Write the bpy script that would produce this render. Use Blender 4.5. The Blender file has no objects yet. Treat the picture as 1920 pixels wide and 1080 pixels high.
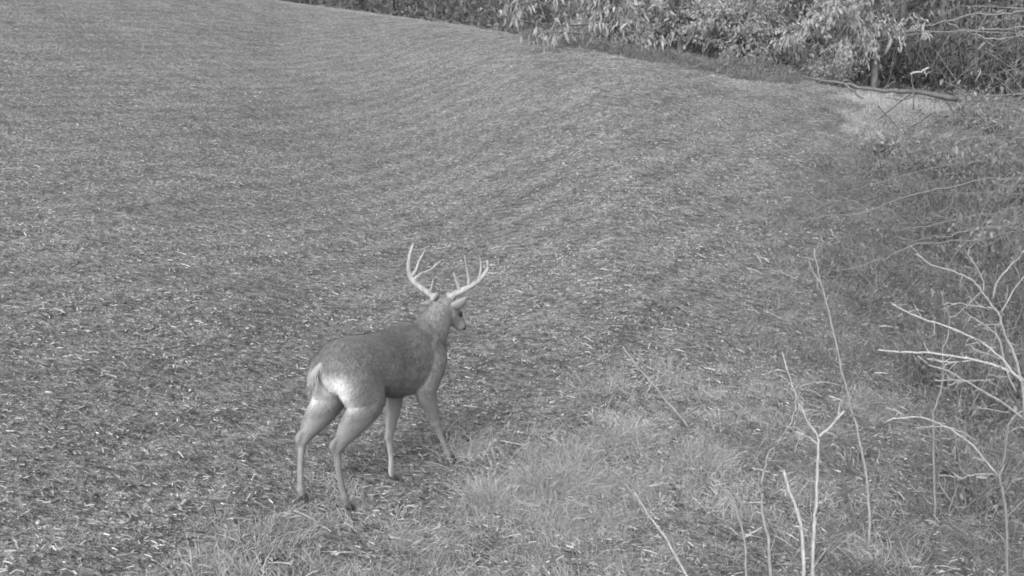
import bpy, math, random
import numpy as np
from mathutils import Vector, Matrix, Euler

random.seed(7)
RNG = np.random.default_rng(7)
SC = bpy.context.scene
COL = SC.collection

# ------------------------------------------------------------------ camera, sky, sun, exposure
H = 3.03                       # camera height over the ground at its foot
F = 2059.0                    # focal length in pixels of a 1920 px wide frame
PITCH = math.radians(12.8)
cam_d = bpy.data.cameras.new('camera')
cam_d.sensor_width = 36.0
cam_d.lens = 36.0 * F / 1920.0
cam_d.clip_start = 0.05
cam_d.clip_end = 1500.0
cam = bpy.data.objects.new('camera', cam_d)
COL.objects.link(cam)
cam.location = (0, 0, H)
cam.rotation_euler = (math.pi / 2 - PITCH, 0, 0)
SC.camera = cam

SUN_EL, SUN_AZ = math.radians(34), math.radians(200)      # from behind the camera, a little left
SUN_STRENGTH, SUN_ANGLE, SKY_STRENGTH, EXPOSURE = 1.2, math.radians(35), 0.15, 1.06
world = bpy.data.worlds.new('World')
SC.world = world
world.use_nodes = True
nt = world.node_tree
nt.nodes.clear()
sky = nt.nodes.new('ShaderNodeTexSky')
sky.sky_type = 'NISHITA'
sky.sun_disc = False
sky.sun_elevation = SUN_EL
sky.sun_rotation = SUN_AZ
sky.dust_density = 4.0
bw = nt.nodes.new('ShaderNodeRGBToBW')                    # the camera is a monochrome infrared one
bg = nt.nodes.new('ShaderNodeBackground')
bg.inputs['Strength'].default_value = SKY_STRENGTH
wo = nt.nodes.new('ShaderNodeOutputWorld')
nt.links.new(sky.outputs[0], bw.inputs[0])
nt.links.new(bw.outputs[0], bg.inputs['Color'])
nt.links.new(bg.outputs[0], wo.inputs['Surface'])

sun_d = bpy.data.lights.new('sun', 'SUN')
sun_d.energy = SUN_STRENGTH
sun_d.angle = SUN_ANGLE
sun_d.color = (1, 1, 1)
sun = bpy.data.objects.new('sun', sun_d)
COL.objects.link(sun)
sdir = Vector((math.sin(SUN_AZ) * math.cos(SUN_EL), math.cos(SUN_AZ) * math.cos(SUN_EL), math.sin(SUN_EL)))
sun.rotation_euler = sdir.to_track_quat('Z', 'Y').to_euler()
sun.location = sdir * 60

SC.view_settings.view_transform = 'Standard'
SC.view_settings.look = 'None'
SC.view_settings.gamma = 1.0
SC.view_settings.use_curve_mapping = False
SC.view_settings.exposure = EXPOSURE
SC.render.engine = 'CYCLES'
SC.cycles.filter_width = 1.8
SC.cycles.max_bounces = 6
SC.cycles.transparent_max_bounces = 4

# ------------------------------------------------------------------ pixel <-> world
SP, CP = math.sin(PITCH), math.cos(PITCH)


def ray(px, py):
    a, b = (px - 960.0) / F, (540.0 - py) / F
    return np.array([a, CP + b * SP, -SP + b * CP])


def at(px, py, Y):
    d = ray(px, py)
    return np.array([0, 0, H]) + d * (Y / d[1])


def project(x, y, z):
    dz = np.asarray(z) - H
    dep = np.maximum(np.asarray(y) * CP - dz * SP, 1e-3)
    return 960 + F * np.asarray(x) / dep, 540 - F * (np.asarray(y) * SP + dz * CP) / dep


# ------------------------------------------------------------------ terrain height
CREST_PX = [-1400, -300, 0, 300, 530, 860, 1000, 1300, 1500, 1700, 1920, 2500, 3500]
CREST_PY = [-330, -150, -98, -48, 3, 48, 75, 128, 153, 182, 214, 300, 400]


def sstep(a, b, v):
    t = np.clip((v - a) / (b - a), 0, 1)
    return t * t * (3 - 2 * t)


def crest_y(u):
    return 50 - 23 * sstep(-0.22, 0.12, u)


def crest_z(u):
    py = np.interp(960 + F * u / CP, CREST_PX, CREST_PY)
    return H + crest_y(u) * np.tan(np.arctan((540 - py) / F) - PITCH)


def plane(x):
    return -0.155 * 60 * np.tanh(x / 60)


def gz(x, y):
    x = np.asarray(x, float)
    y = np.asarray(y, float)
    u = np.clip(x / np.maximum(y, 0.5), -0.75, 0.75)
    yc = crest_y(u)
    D = crest_z(u) - plane(u * yc)
    t = np.clip(y / yc, 0, 1)
    d = np.maximum(y - yc, 0)
    z = plane(x) + D * t ** 3 * (4 - 3 * t)
    z = z - 2.2 * (1 - np.exp(-(d / 8.0) ** 2)) + 24 * (1 - np.exp(-(np.maximum(d - 22, 0) / 70) ** 1.5))
    rough = (0.007 * np.sin(1.7 * x + 0.6 * y) * np.sin(1.1 * y - 0.5 * x + 1.3) + 0.003 * np.sin(4.3 * x - 2.1 * y + 2) * np.sin(3.7 * y + 1.9 * x)
             + 0.004 * np.sin((0.83 * x - 0.557 * y) * 2 * math.pi / 0.62 + 0.5 * np.sin(0.7 * y)))
    return z + rough


def ground_hit(px, py, far=60.0):
    d = ray(px, py)
    lo, t = 2.0, 2.0
    while t < far:
        p = np.array([0, 0, H]) + d * t
        if p[2] < gz(p[0], p[1]):
            break
        lo = t
        t += 0.1
    hi = t
    for _ in range(30):
        m = 0.5 * (lo + hi)
        p = np.array([0, 0, H]) + d * m
        if p[2] < gz(p[0], p[1]):
            hi = m
        else:
            lo = m
    return np.array([0, 0, H]) + d * hi


# ------------------------------------------------------------------ mesh helpers
class MB:
    """collects vertices, faces and a per-face shade (own albedo)"""

    def __init__(self):
        self.v, self.f, self.s, self.n = [], [], [], 0

    def add(self, v, f, shade=0.5):
        v = np.asarray(v, float).reshape(-1, 3)
        f = [tuple(int(i) + self.n for i in q) for q in f]
        self.v.append(v)
        self.f += f
        self.s += list(shade) if hasattr(shade, '__len__') else [shade] * len(f)
        self.n += len(v)

    def mesh(self, name, smooth=True):
        me = bpy.data.meshes.new(name)
        v = np.concatenate(self.v) if self.v else np.zeros((0, 3))
        me.from_pydata(v.tolist(), [], self.f)
        if smooth:
            me.polygons.foreach_set('use_smooth', [True] * len(me.polygons))
        a = me.attributes.new('shade', 'FLOAT', 'FACE')
        a.data.foreach_set('value', np.asarray(self.s, np.float32))
        me.update()
        return me


def link(name, me, mat=None, parent=None, loc=None):
    o = bpy.data.objects.new(name, me)
    COL.objects.link(o)
    if mat is not None and me is not None and not me.materials:
        me.materials.append(mat)
    if parent is not None:
        o.parent = parent
    if loc is not None:
        o.location = loc
    return o


def tag(o, label, cat, group=None, kind=None):
    if label:
        o['label'] = label
    if cat:
        o['category'] = cat
    if group:
        o['group'] = group
    if kind:
        o['kind'] = kind
    return o


def thing(name, label, cat, loc, group=None):
    return tag(link(name, None, None, None, loc), label, cat, group)


def resample(P, n):
    """Catmull-Rom through points"""
    P = np.asarray(P, float)
    if len(P) < 3:
        t = np.linspace(0, 1, n)[:, None]
        return P[0] * (1 - t) + P[-1] * t
    Q = np.vstack([2 * P[0] - P[1], P, 2 * P[-1] - P[-2]])
    out = []
    for s in np.linspace(0, len(P) - 1 - 1e-9, n):
        i = int(s)
        t = s - i
        a, b, c, d = Q[i], Q[i + 1], Q[i + 2], Q[i + 3]
        out.append(0.5 * (2 * b + (c - a) * t + (2 * a - 5 * b + 4 * c - d) * t * t + (3 * b - a - 3 * c + d) * t ** 3))
    return np.array(out)


def tube_vf(P, R, n=6, wob=0.0, rng=None):
    P = np.asarray(P, float)
    R = np.broadcast_to(np.asarray(R, float), (len(P),))
    T = np.gradient(P, axis=0)
    T /= np.linalg.norm(T, axis=1)[:, None] + 1e-12
    ref = np.array([0, 0, 1.0]) if abs(T[:, 2]).mean() < 0.75 else np.array([1.0, 0, 0])
    A = np.cross(T, ref)
    A /= np.linalg.norm(A, axis=1)[:, None] + 1e-12
    B = np.cross(T, A)
    an = np.arange(n) * 2 * math.pi / n
    rr = R[:, None] * np.ones(n)
    if wob and rng is not None:
        rr = rr * (1 + wob * rng.normal(size=rr.shape))
    V = P[:, None, :] + rr[:, :, None] * (np.cos(an)[None, :, None] * A[:, None, :] + np.sin(an)[None, :, None] * B[:, None, :])
    k = len(P)
    V = np.vstack([V.reshape(-1, 3), P[0], P[-1]])
    Fc = []
    for i in range(k - 1):
        for j in range(n):
            j2 = (j + 1) % n
            Fc.append((i * n + j, i * n + j2, (i + 1) * n + j2, (i + 1) * n + j))
    for j in range(n):
        j2 = (j + 1) % n
        Fc.append((k * n, j2, j))
        Fc.append((k * n + 1, (k - 1) * n + j, (k - 1) * n + j2))
    return V, Fc


def strips(base, dirv, L, W, droop, shade, prof=(0.35, 1.0, 0.9, 0.08), side=None, curl=0.0):
    """many bent leaves or blades at once -> V, faces, shade per face"""
    base = np.asarray(base, float)
    N = len(base)
    dirv = dirv / (np.linalg.norm(dirv, axis=1)[:, None] + 1e-9)
    if side is None:
        r = RNG.normal(size=(N, 3))
        side = np.cross(dirv, r)
    side = side / (np.linalg.norm(side, axis=1)[:, None] + 1e-9)
    K = len(prof)
    L = np.broadcast_to(L, (N,))
    W = np.broadcast_to(W, (N,))
    droop = np.broadcast_to(droop, (N,))
    V = np.zeros((N, K, 2, 3))
    nrm = np.cross(dirv, side)
    for k in range(K):
        t = k / (K - 1)
        c = base + dirv * (L * t)[:, None]
        c[:, 2] -= droop * L * t * t
        if curl:
            c = c + nrm * (curl * L * math.sin(math.pi * t))[:, None]
        V[:, k, 0] = c - side * (W * prof[k] * 0.5)[:, None]
        V[:, k, 1] = c + side * (W * prof[k] * 0.5)[:, None]
    idx = (np.arange(N) * K * 2)[:, None]
    fs = []
    for k in range(K - 1):
        q = np.array([2 * k, 2 * k + 1, 2 * k + 3, 2 * k + 2])
        fs.append(idx + q[None, :])
    Fq = np.stack(fs, axis=1).reshape(-1, 4)
    return V.reshape(-1, 3), Fq, np.repeat(np.broadcast_to(shade, (N,)), K - 1)


def big_mesh(name, chunks):
    """chunks of (V, quads, shade) -> mesh, quickly"""
    Vs, Fs, Ss, n = [], [], [], 0
    for V, Fq, S in chunks:
        Vs.append(V)
        Fs.append(np.asarray(Fq) + n)
        Ss.append(S)
        n += len(V)
    V, Fq, S = np.concatenate(Vs), np.concatenate(Fs), np.concatenate(Ss)
    me = bpy.data.meshes.new(name)
    me.vertices.add(len(V))
    me.vertices.foreach_set('co', V.astype(np.float32).ravel())
    me.loops.add(len(Fq) * 4)
    me.loops.foreach_set('vertex_index', Fq.astype(np.int32).ravel())
    me.polygons.add(len(Fq))
    me.polygons.foreach_set('loop_start', np.arange(0, len(Fq) * 4, 4, dtype=np.int32))
    me.polygons.foreach_set('loop_total', np.full(len(Fq), 4, dtype=np.int32))
    a = me.attributes.new('shade', 'FLOAT', 'FACE')
    a.data.foreach_set('value', S.astype(np.float32))
    me.update(calc_edges=True)
    return me


# ------------------------------------------------------------------ materials (grey: the place as an infrared sensor sees it)
def mat_base(name):
    m = bpy.data.materials.new(name)
    m.use_nodes = True
    t = m.node_tree
    t.nodes.clear()
    o = t.nodes.new('ShaderNodeOutputMaterial')
    return m, t, o


def N(t, typ, **kw):
    n = t.nodes.new(typ)
    for k, v in kw.items():
        if k in n.inputs:
            n.inputs[k].default_value = v
        else:
            setattr(n, k, v)
    return n


def mathn(t, op, a, b=None):
    n = t.nodes.new('ShaderNodeMath')
    n.operation = op
    for i, v in enumerate((a, b)):
        if v is None:
            continue
        if isinstance(v, (int, float)):
            n.inputs[i].default_value = v
        else:
            t.links.new(v, n.inputs[i])
    return n.outputs[0]


def noise(t, scale, detail=3, vec=None, rough=0.6, dist=0.0):
    n = N(t, 'ShaderNodeTexNoise')
    n.inputs['Scale'].default_value = scale
    n.inputs['Detail'].default_value = detail
    n.inputs['Roughness'].default_value = rough
    n.inputs['Distortion'].default_value = dist
    if vec is not None:
        t.links.new(vec, n.inputs['Vector'])
    return n.outputs['Fac']


def ramp(t, v, a, b, lo, hi):
    n = N(t, 'ShaderNodeMapRange')
    n.inputs['From Min'].default_value = a
    n.inputs['From Max'].default_value = b
    n.inputs['To Min'].default_value = lo
    n.inputs['To Max'].default_value = hi
    t.links.new(v, n.inputs['Value'])
    return n.outputs[0]


def leafmat(name, gain=1.0, trans=0.3, nscale=40, rough=0.7):
    """albedo from each leaf's own shade attribute with mottling; lets some light through"""
    m, t, o = mat_base(name)
    a = N(t, 'ShaderNodeAttribute', attribute_name='shade')
    g = N(t, 'ShaderNodeNewGeometry')
    v = mathn(t, 'MULTIPLY', a.outputs['Fac'], ramp(t, noise(t, nscale, 3, g.outputs['Position']), 0.3, 0.7, 0.75 * gain, 1.25 * gain))
    c = N(t, 'ShaderNodeCombineColor')
    for i in range(3):
        t.links.new(v, c.inputs[i])
    p = N(t, 'ShaderNodeBsdfPrincipled')
    p.inputs['Roughness'].default_value = rough
    p.inputs['Specular IOR Level'].default_value = 0.25
    tr = N(t, 'ShaderNodeBsdfTranslucent')
    mx = N(t, 'ShaderNodeMixShader')
    mx.inputs[0].default_value = trans
    t.links.new(c.outputs[0], p.inputs['Base Color'])
    t.links.new(c.outputs[0], tr.inputs['Color'])
    t.links.new(p.outputs[0], mx.inputs[1])
    t.links.new(tr.outputs[0], mx.inputs[2])
    t.links.new(mx.outputs[0], o.inputs['Surface'])
    return m


def barkmat(name, lo, hi, scale=18, bump=0.4, coords='Object'):
    m, t, o = mat_base(name)
    tc = N(t, 'ShaderNodeTexCoord')
    mp = N(t, 'ShaderNodeMapping')
    mp.inputs['Scale'].default_value = (1, 1, 0.35)
    t.links.new(tc.outputs[coords], mp.inputs['Vector'])
    nz = noise(t, scale, 5, mp.outputs[0], 0.65, 0.4)
    v = ramp(t, nz, 0.3, 0.7, lo, hi)
    c = N(t, 'ShaderNodeCombineColor')
    for i in range(3):
        t.links.new(v, c.inputs[i])
    p = N(t, 'ShaderNodeBsdfPrincipled')
    p.inputs['Roughness'].default_value = 0.85
    p.inputs['Specular IOR Level'].default_value = 0.2
    b = N(t, 'ShaderNodeBump')
    b.inputs['Strength'].default_value = bump
    b.inputs['Distance'].default_value = 0.02
    t.links.new(nz, b.inputs['Height'])
    t.links.new(b.outputs[0], p.inputs['Normal'])
    t.links.new(c.outputs[0], p.inputs['Base Color'])
    t.links.new(p.outputs[0], o.inputs['Surface'])
    return m


def groundmat():
    m, t, o = mat_base('field_soil')
    g = N(t, 'ShaderNodeNewGeometry')
    pos = g.outputs['Position']
    big = ramp(t, noise(t, 0.22, 3, pos), 0.35, 0.65, 0.91, 1.09)
    mid = ramp(t, noise(t, 1.6, 3, pos), 0.3, 0.7, 0.85, 1.15)
    clod = ramp(t, noise(t, 11, 4, pos, 0.7), 0.33, 0.67, 0.45, 1.55)
    fine = ramp(t, noise(t, 38, 3, pos, 0.7), 0.33, 0.67, 0.5, 1.5)
    # seed rows running away from the camera to the right
    sx = N(t, 'ShaderNodeVectorMath', operation='DOT_PRODUCT')
    t.links.new(pos, sx.inputs[0])
    sx.inputs[1].default_value = (0.83, -0.557, 0)
    wob = mathn(t, 'ADD', sx.outputs['Value'], mathn(t, 'MULTIPLY', noise(t, 0.5, 2, pos), 0.5))
    row = mathn(t, 'SINE', mathn(t, 'MULTIPLY', wob, 2 * math.pi / 0.62))
    row = ramp(t, row, -1, 1, 0.90, 1.10)
    v = mathn(t, 'MULTIPLY', mathn(t, 'MULTIPLY', big, mid), mathn(t, 'MULTIPLY', clod, fine))
    v = mathn(t, 'MULTIPLY', mathn(t, 'MULTIPLY', v, row), 0.175)
    c = N(t, 'ShaderNodeCombineColor')
    for i in range(3):
        t.links.new(v, c.inputs[i])
    p = N(t, 'ShaderNodeBsdfPrincipled')
    p.inputs['Roughness'].default_value = 0.95
    p.inputs['Specular IOR Level'].default_value = 0.1
    b = N(t, 'ShaderNodeBump')
    b.inputs['Strength'].default_value = 0.8
    b.inputs['Distance'].default_value = 0.05
    t.links.new(mathn(t, 'ADD', clod, mathn(t, 'MULTIPLY', fine, 0.4)), b.inputs['Height'])
    t.links.new(b.outputs[0], p.inputs['Normal'])
    t.links.new(c.outputs[0], p.inputs['Base Color'])
    t.links.new(p.outputs[0], o.inputs['Surface'])
    return m


def plainmat(name, val, rough=0.6, nscale=30, var=0.2, attr=None, bump=0.0):
    m, t, o = mat_base(name)
    tc = N(t, 'ShaderNodeTexCoord')
    nz = noise(t, nscale, 4, tc.outputs['Object'])
    v = ramp(t, nz, 0.3, 0.7, val * (1 - var), val * (1 + var))
    if attr:
        a = N(t, 'ShaderNodeAttribute', attribute_name=attr)
        v = mathn(t, 'MULTIPLY', v, a.outputs['Fac'])
    c = N(t, 'ShaderNodeCombineColor')
    for i in range(3):
        t.links.new(v, c.inputs[i])
    p = N(t, 'ShaderNodeBsdfPrincipled')
    p.inputs['Roughness'].default_value = rough
    p.inputs['Specular IOR Level'].default_value = 0.25
    if bump:
        b = N(t, 'ShaderNodeBump')
        b.inputs['Strength'].default_value = bump
        b.inputs['Distance'].default_value = 0.01
        t.links.new(nz, b.inputs['Height'])
        t.links.new(b.outputs[0], p.inputs['Normal'])
    t.links.new(c.outputs[0], p.inputs['Base Color'])
    t.links.new(p.outputs[0], o.inputs['Surface'])
    return m


M_GROUND = groundmat()
M_LITTER = leafmat('straw_and_dead_grass', 1.0, 0.25, 60)
M_GRASS = leafmat('long_pale_grass', 1.0, 0.3, 30)
M_LEAF = leafmat('hanging_leaves', 1.0, 0.5, 15)
M_BRUSH = leafmat('wood_brush', 1.0, 0.2, 4)
M_BARK_DARK = barkmat('dark_bark', 0.05, 0.15)
M_BARK_GREY = barkmat('grey_bark', 0.10, 0.24)
M_TWIG_PALE = barkmat('pale_twig_bark', 0.20, 0.40, 60, 0.3)
M_TWIG_MID = barkmat('weathered_twig_bark', 0.15, 0.29, 60, 0.3)
M_TWIG_DULL = barkmat('dull_twig_bark', 0.11, 0.22, 60, 0.3)
M_LOG = barkmat('fallen_limb_bark', 0.06, 0.17, 25, 0.5)

# ------------------------------------------------------------------ ground sheet
def build_ground():
    rad = np.concatenate([[0.0], np.geomspace(0.6, 60, 230), np.geomspace(62, 420, 50)])
    # finer angles towards the view
    na = 720
    w = np.linspace(-math.pi, math.pi, na, endpoint=False)
    w = w - 0.62 * np.sin(w)          # denser around the view direction
    ang = math.pi / 2 - w
    R, A = np.meshgrid(rad[1:], ang, indexing='ij')
    X, Y = R * np.cos(A), R * np.sin(A)
    Z = gz(X, Y)
    V = np.vstack([[0, 0, float(gz(0, 0))], np.stack([X, Y, Z], -1).reshape(-1, 3)])
    nr = len(rad) - 1
    i = np.arange(nr - 1)[:, None] * na + 1
    j = np.arange(na)[None, :]
    j2 = (j + 1) % na
    quads = np.stack([i + j, i + na + j, i + na + j2, i + j2], -1).reshape(-1, 4)
    me = bpy.data.meshes.new('field_ground')
    tris = [(0, 1 + k, 1 + (k + 1) % na) for k in range(na)]
    me.from_pydata(V.tolist(), [], quads.tolist() + tris)
    me.polygons.foreach_set('use_smooth', [True] * len(me.polygons))
    if me.polygons[0].normal.z < 0:
        me.flip_normals()
    me.update()
    o = link('ground', me, M_GROUND)
    o['kind'] = 'structure'
    o['label'] = 'sloping harvested field of grey soil, stubble and dead grass'
    return o


build_ground()

# ------------------------------------------------------------------ scattered ground cover, instanced in small patches
def verge_x(py):
    """pixel column where the long-grass verge begins, for a picture row"""
    return np.interp(py, [180, 200, 290, 400, 560, 640, 700, 760, 800, 860, 900, 940, 985, 1010, 1100],
                     [1640, 1615, 1560, 1500, 1440, 1390, 1330, 1190, 1040, 940, 880, 780, 480, 300, 100])


def litter_tile(seed, straw=720, blades=2500, leaves=7, size=1.3):
    global RNG
    r = np.random.default_rng(seed)
    RNG = r
    ch = []
    # tufts: short dead blades, clumped
    nc = 46
    cen = r.uniform(-size / 2, size / 2, (nc, 2))
    k = r.integers(0, nc, blades)
    b = cen[k] + r.normal(0, 0.045, (blades, 2))
    base = np.c_[b, np.full(blades, -0.012)]
    d = np.c_[r.normal(0, 0.75, (blades, 2)), r.uniform(0.25, 1.0, blades)]
    tone = r.uniform(0.15, 0.38, nc)[k] * r.uniform(0.75, 1.25, blades)
    ch.append(strips(base, d, r.uniform(0.015, 0.05, blades), r.uniform(0.003, 0.006, blades), r.uniform(0.1, 0.7, blades), tone, (1, 0.75, 0.1)))
    # straw lying down
    b = r.uniform(-size / 2, size / 2, (straw, 2))
    a = r.uniform(0, 2 * math.pi, straw)
    d = np.c_[np.cos(a), np.sin(a), r.normal(0.03, 0.14, straw)]
    base = np.c_[b, r.uniform(0.004, 0.03, straw)]
    side = np.c_[-np.sin(a), np.cos(a), r.normal(0, 0.5, straw)]
    ch.append(strips(base, d, 0.012 + 0.036 * r.random(straw) ** 1.6 + 0.06 * (r.random(straw) < 0.02), r.uniform(0.004, 0.0075, straw), 0.1, 0.22 + 0.46 * r.random(straw) ** 1.8, (1, 1, 0.7), side))
    # leaf scraps
    b = r.uniform(-size / 2, size / 2, (leaves, 2))
    a = r.uniform(0, 2 * math.pi, leaves)
    d = np.c_[np.cos(a), np.sin(a), r.normal(0.1, 0.25, leaves)]
    base = np.c_[b, r.uniform(0.008, 0.03, leaves)]
    side = np.c_[-np.sin(a), np.cos(a), r.normal(0, 0.4, leaves)]
    ch.append(strips(base, d, r.uniform(0.025, 0.05, leaves), r.uniform(0.012, 0.024, leaves), 0.3, r.uniform(0.25, 0.5, leaves), (0.2, 1, 0.9, 0.15), side, 0.12))
    return big_mesh('litter_patch', ch)


def grass_tile(seed, blades=2200, hmin=0.05, hmax=0.24, size=1.0, tone=(0.145, 0.28), wid=(0.002, 0.0045)):
    r = np.random.default_rng(seed)
    ch = []
    nc = 40
    cen = r.uniform(-size / 2, size / 2, (nc, 2))
    k = r.integers(0, nc, blades)
    b = cen[k] + r.normal(0, 0.05, (blades, 2))
    base = np.c_[b, np.full(blades, -0.01)]
    lean = r.normal(0, 0.5, (nc, 2))[k] + r.normal(0, 0.45, (blades, 2))
    d = np.c_[lean, np.ones(blades)]
    tn = r.uniform(*tone, nc)[k] * r.uniform(0.7, 1.3, blades)
    ch.append(strips(base, d, r.uniform(hmin, hmax, blades), r.uniform(*wid, blades), r.uniform(0.2, 0.9, blades), tn, (1, 0.9, 0.6, 0.1)))
    n2 = 80
    b = r.uniform(-size / 2, size / 2, (n2, 2))
    a = r.uniform(0, 2 * math.pi, n2)
    d = np.c_[np.cos(a), np.sin(a), r.normal(0.1, 0.3, n2)]
    ch.append(strips(np.c_[b, r.uniform(0.01, 0.08, n2)], d, 0.03 + 0.12 * r.random(n2) ** 2, r.uniform(0.003, 0.008, n2), 0.2, r.uniform(0.2, 0.5, n2), (1, 1, 0.6)))
    return big_mesh('grass_patch', ch)


def weed_tile(seed, n=420, size=1.0):
    """broad dead weed leaves and stalks"""
    r = np.random.default_rng(seed)
    ch = []
    nc = 14
    cen = r.uniform(-size / 2, size / 2, (nc, 2))
    k = r.integers(0, nc, n)
    hgt = r.uniform(0.05, 0.38, nc)[k] * r.uniform(0.1, 1, n)
    base = np.c_[cen[k] + r.normal(0, 0.07, (n, 2)), hgt]
    d = r.normal(0, 1, (n, 3))
    d[:, 2] *= 0.5
    ch.append(strips(base, d, r.uniform(0.03, 0.07, n), r.uniform(0.01, 0.024, n), r.uniform(0.2, 0.9, n), r.uniform(0.10, 0.25, n), (0.25, 1, 0.8, 0.1)))
    m = 60
    k = r.integers(0, nc, m)
    base = np.c_[cen[k] + r.normal(0, 0.04, (m, 2)), np.full(m, -0.02)]
    d = np.c_[r.normal(0, 0.35, (m, 2)), np.ones(m)]
    ch.append(strips(base, d, r.uniform(0.15, 0.5, m), r.uniform(0.004, 0.007, m), r.uniform(0, 0.4, m), r.uniform(0.1, 0.25, m), (1, 0.8, 0.5)))
    return big_mesh('weed_patch', ch)


def scatter(name, label, meshes, mat, pts, scl, seed):
    """one stuff object: geometry nodes put the patches on the points"""
    r = np.random.default_rng(seed)
    src = bpy.data.collections.new(name + '_patches')
    for me in meshes:
        if not me.materials:
            me.materials.append(mat)
        src.objects.link(bpy.data.objects.new('patch', me))
    n = len(pts)
    me = bpy.data.meshes.new(name)
    me.vertices.add(n)
    me.vertices.foreach_set('co', np.asarray(pts, np.float32).ravel())
    rot = np.zeros((n, 3), np.float32)
    e = 0.35
    for i, (x, y, z) in enumerate(pts):
        nx = -(gz(x + e, y) - gz(x - e, y)) / (2 * e)
        ny = -(gz(x, y + e) - gz(x, y - e)) / (2 * e)
        q = Vector((nx, ny, 1)).to_track_quat('Z', 'Y').to_matrix()
        rot[i] = (q @ Matrix.Rotation(r.uniform(0, 6.283), 3, 'Z')).to_euler()
    a = me.attributes.new('rot', 'FLOAT_VECTOR', 'POINT')
    a.data.foreach_set('vector', rot.ravel())
    a = me.attributes.new('scl', 'FLOAT', 'POINT')
    a.data.foreach_set('value', np.asarray(scl, np.float32))
    a = me.attributes.new('pick', 'INT', 'POINT')
    a.data.foreach_set('value', r.integers(0, len(meshes), n).astype(np.int32))
    me.materials.append(mat)
    o = link(name, me)
    ng = bpy.data.node_groups.new(name, 'GeometryNodeTree')
    ng.interface.new_socket('Geometry', in_out='INPUT', socket_type='NodeSocketGeometry')
    ng.interface.new_socket('Geometry', in_out='OUTPUT', socket_type='NodeSocketGeometry')
    gi, go = ng.nodes.new('NodeGroupInput'), ng.nodes.new('NodeGroupOutput')
    ci = ng.nodes.new('GeometryNodeCollectionInfo')
    ci.inputs['Collection'].default_value = src
    ci.inputs['Separate Children'].default_value = True
    ci.inputs['Reset Children'].default_value = True
    ip = ng.nodes.new('GeometryNodeInstanceOnPoints')
    ip.inputs['Pick Instance'].default_value = True

    def named(nm, typ):
        q = ng.nodes.new('GeometryNodeInputNamedAttribute')
        q.data_type = typ
        q.inputs['Name'].default_value = nm
        return q.outputs['Attribute']
    L = ng.links.new
    L(gi.outputs[0], ip.inputs['Points'])
    L(ci.outputs[0], ip.inputs['Instance'])
    L(named('pick', 'INT'), ip.inputs['Instance Index'])
    e2r = ng.nodes.new('FunctionNodeEulerToRotation')
    L(named('rot', 'FLOAT_VECTOR'), e2r.inputs[0])
    L(e2r.outputs[0], ip.inputs['Rotation'])
    cx = ng.nodes.new('ShaderNodeCombineXYZ')
    s = named('scl', 'FLOAT')
    for i in range(3):
        L(s, cx.inputs[i])
    L(cx.outputs[0], ip.inputs['Scale'])
    L(ip.outputs[0], go.inputs[0])
    md = o.modifiers.new('scatter', 'NODES')
    md.node_group = ng
    o['kind'] = 'stuff'
    o['label'] = label
    return o


def field_points(step, y0, y1, jit, seed, margin=1.5):
    r = np.random.default_rng(seed)
    ys = np.arange(y0, y1, step)
    P = []
    for y in ys:
        w = 0.52 * y + margin
        xs = np.arange(-w, w, step)
        P.append(np.c_[xs, np.full(len(xs), y)])
    P = np.concatenate(P)
    P = P + r.uniform(-jit, jit, P.shape)
    z = gz(P[:, 0], P[:, 1])
    return np.c_[P, z]


P = field_points(1.0, 4.0, 58, 0.35, 3)
u = P[:, 0] / P[:, 1]
P = P[P[:, 1] < crest_y(u) + 2.0]
tiles = [litter_tile(100 + i) for i in range(6)]
scatter('field_stubble', 'dead grass tufts, straw and leaf scraps covering the field', tiles, M_LITTER, P,
        np.random.default_rng(5).uniform(0.9, 1.2, len(P)), 11)

Q = field_points(0.7, 4.0, 34, 0.3, 9)
px, py = project(Q[:, 0], Q[:, 1], Q[:, 2])
inv = px > verge_x(py) + np.random.default_rng(2).normal(0, 30, len(px))
Q1 = Q[inv & (Q[:, 1] < crest_y(Q[:, 0] / Q[:, 1]) + 3)]
px1, py1 = project(Q1[:, 0], Q1[:, 1], Q1[:, 2])
pale = (px1 + np.random.default_rng(3).normal(0, 60, len(px1)) < 1480) & (py1 > 640)
scatter('pale_verge_grass', 'pale dry wispy grass growing beside the deer along the bottom of the field', [grass_tile(250 + i, 3000, 0.05, 0.22, 1.0, (0.27, 0.44), (0.0015, 0.0035)) for i in range(5)],
        M_GRASS, Q1[pale], np.random.default_rng(61).uniform(0.6, 1.25, int(pale.sum())), 32)
scatter('verge_grass', 'longer dull grass growing along the right edge of the field', [grass_tile(200 + i) for i in range(5)],
        M_GRASS, Q1[~pale], np.random.default_rng(6).uniform(0.6, 1.25, int((~pale).sum())), 12)

Q = field_points(0.55, 14.0, 30, 0.2, 29)
px, py = project(Q[:, 0], Q[:, 1], Q[:, 2])
Q3 = Q[(px > 1625) & (px < 1800) & (py > 186) & (py < 268) & (py < 268 - (px - 1690) * 0.45)]
scatter('clearing_grass', 'patch of bright pale grass under the fallen limb', [grass_tile(400 + i, 1800, 0.12, 0.34, 0.9, (0.34, 0.5), (0.003, 0.007)) for i in range(3)], M_GRASS, Q3,
        np.random.default_rng(7).uniform(0.8, 1.2, len(Q3)), 15)

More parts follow.
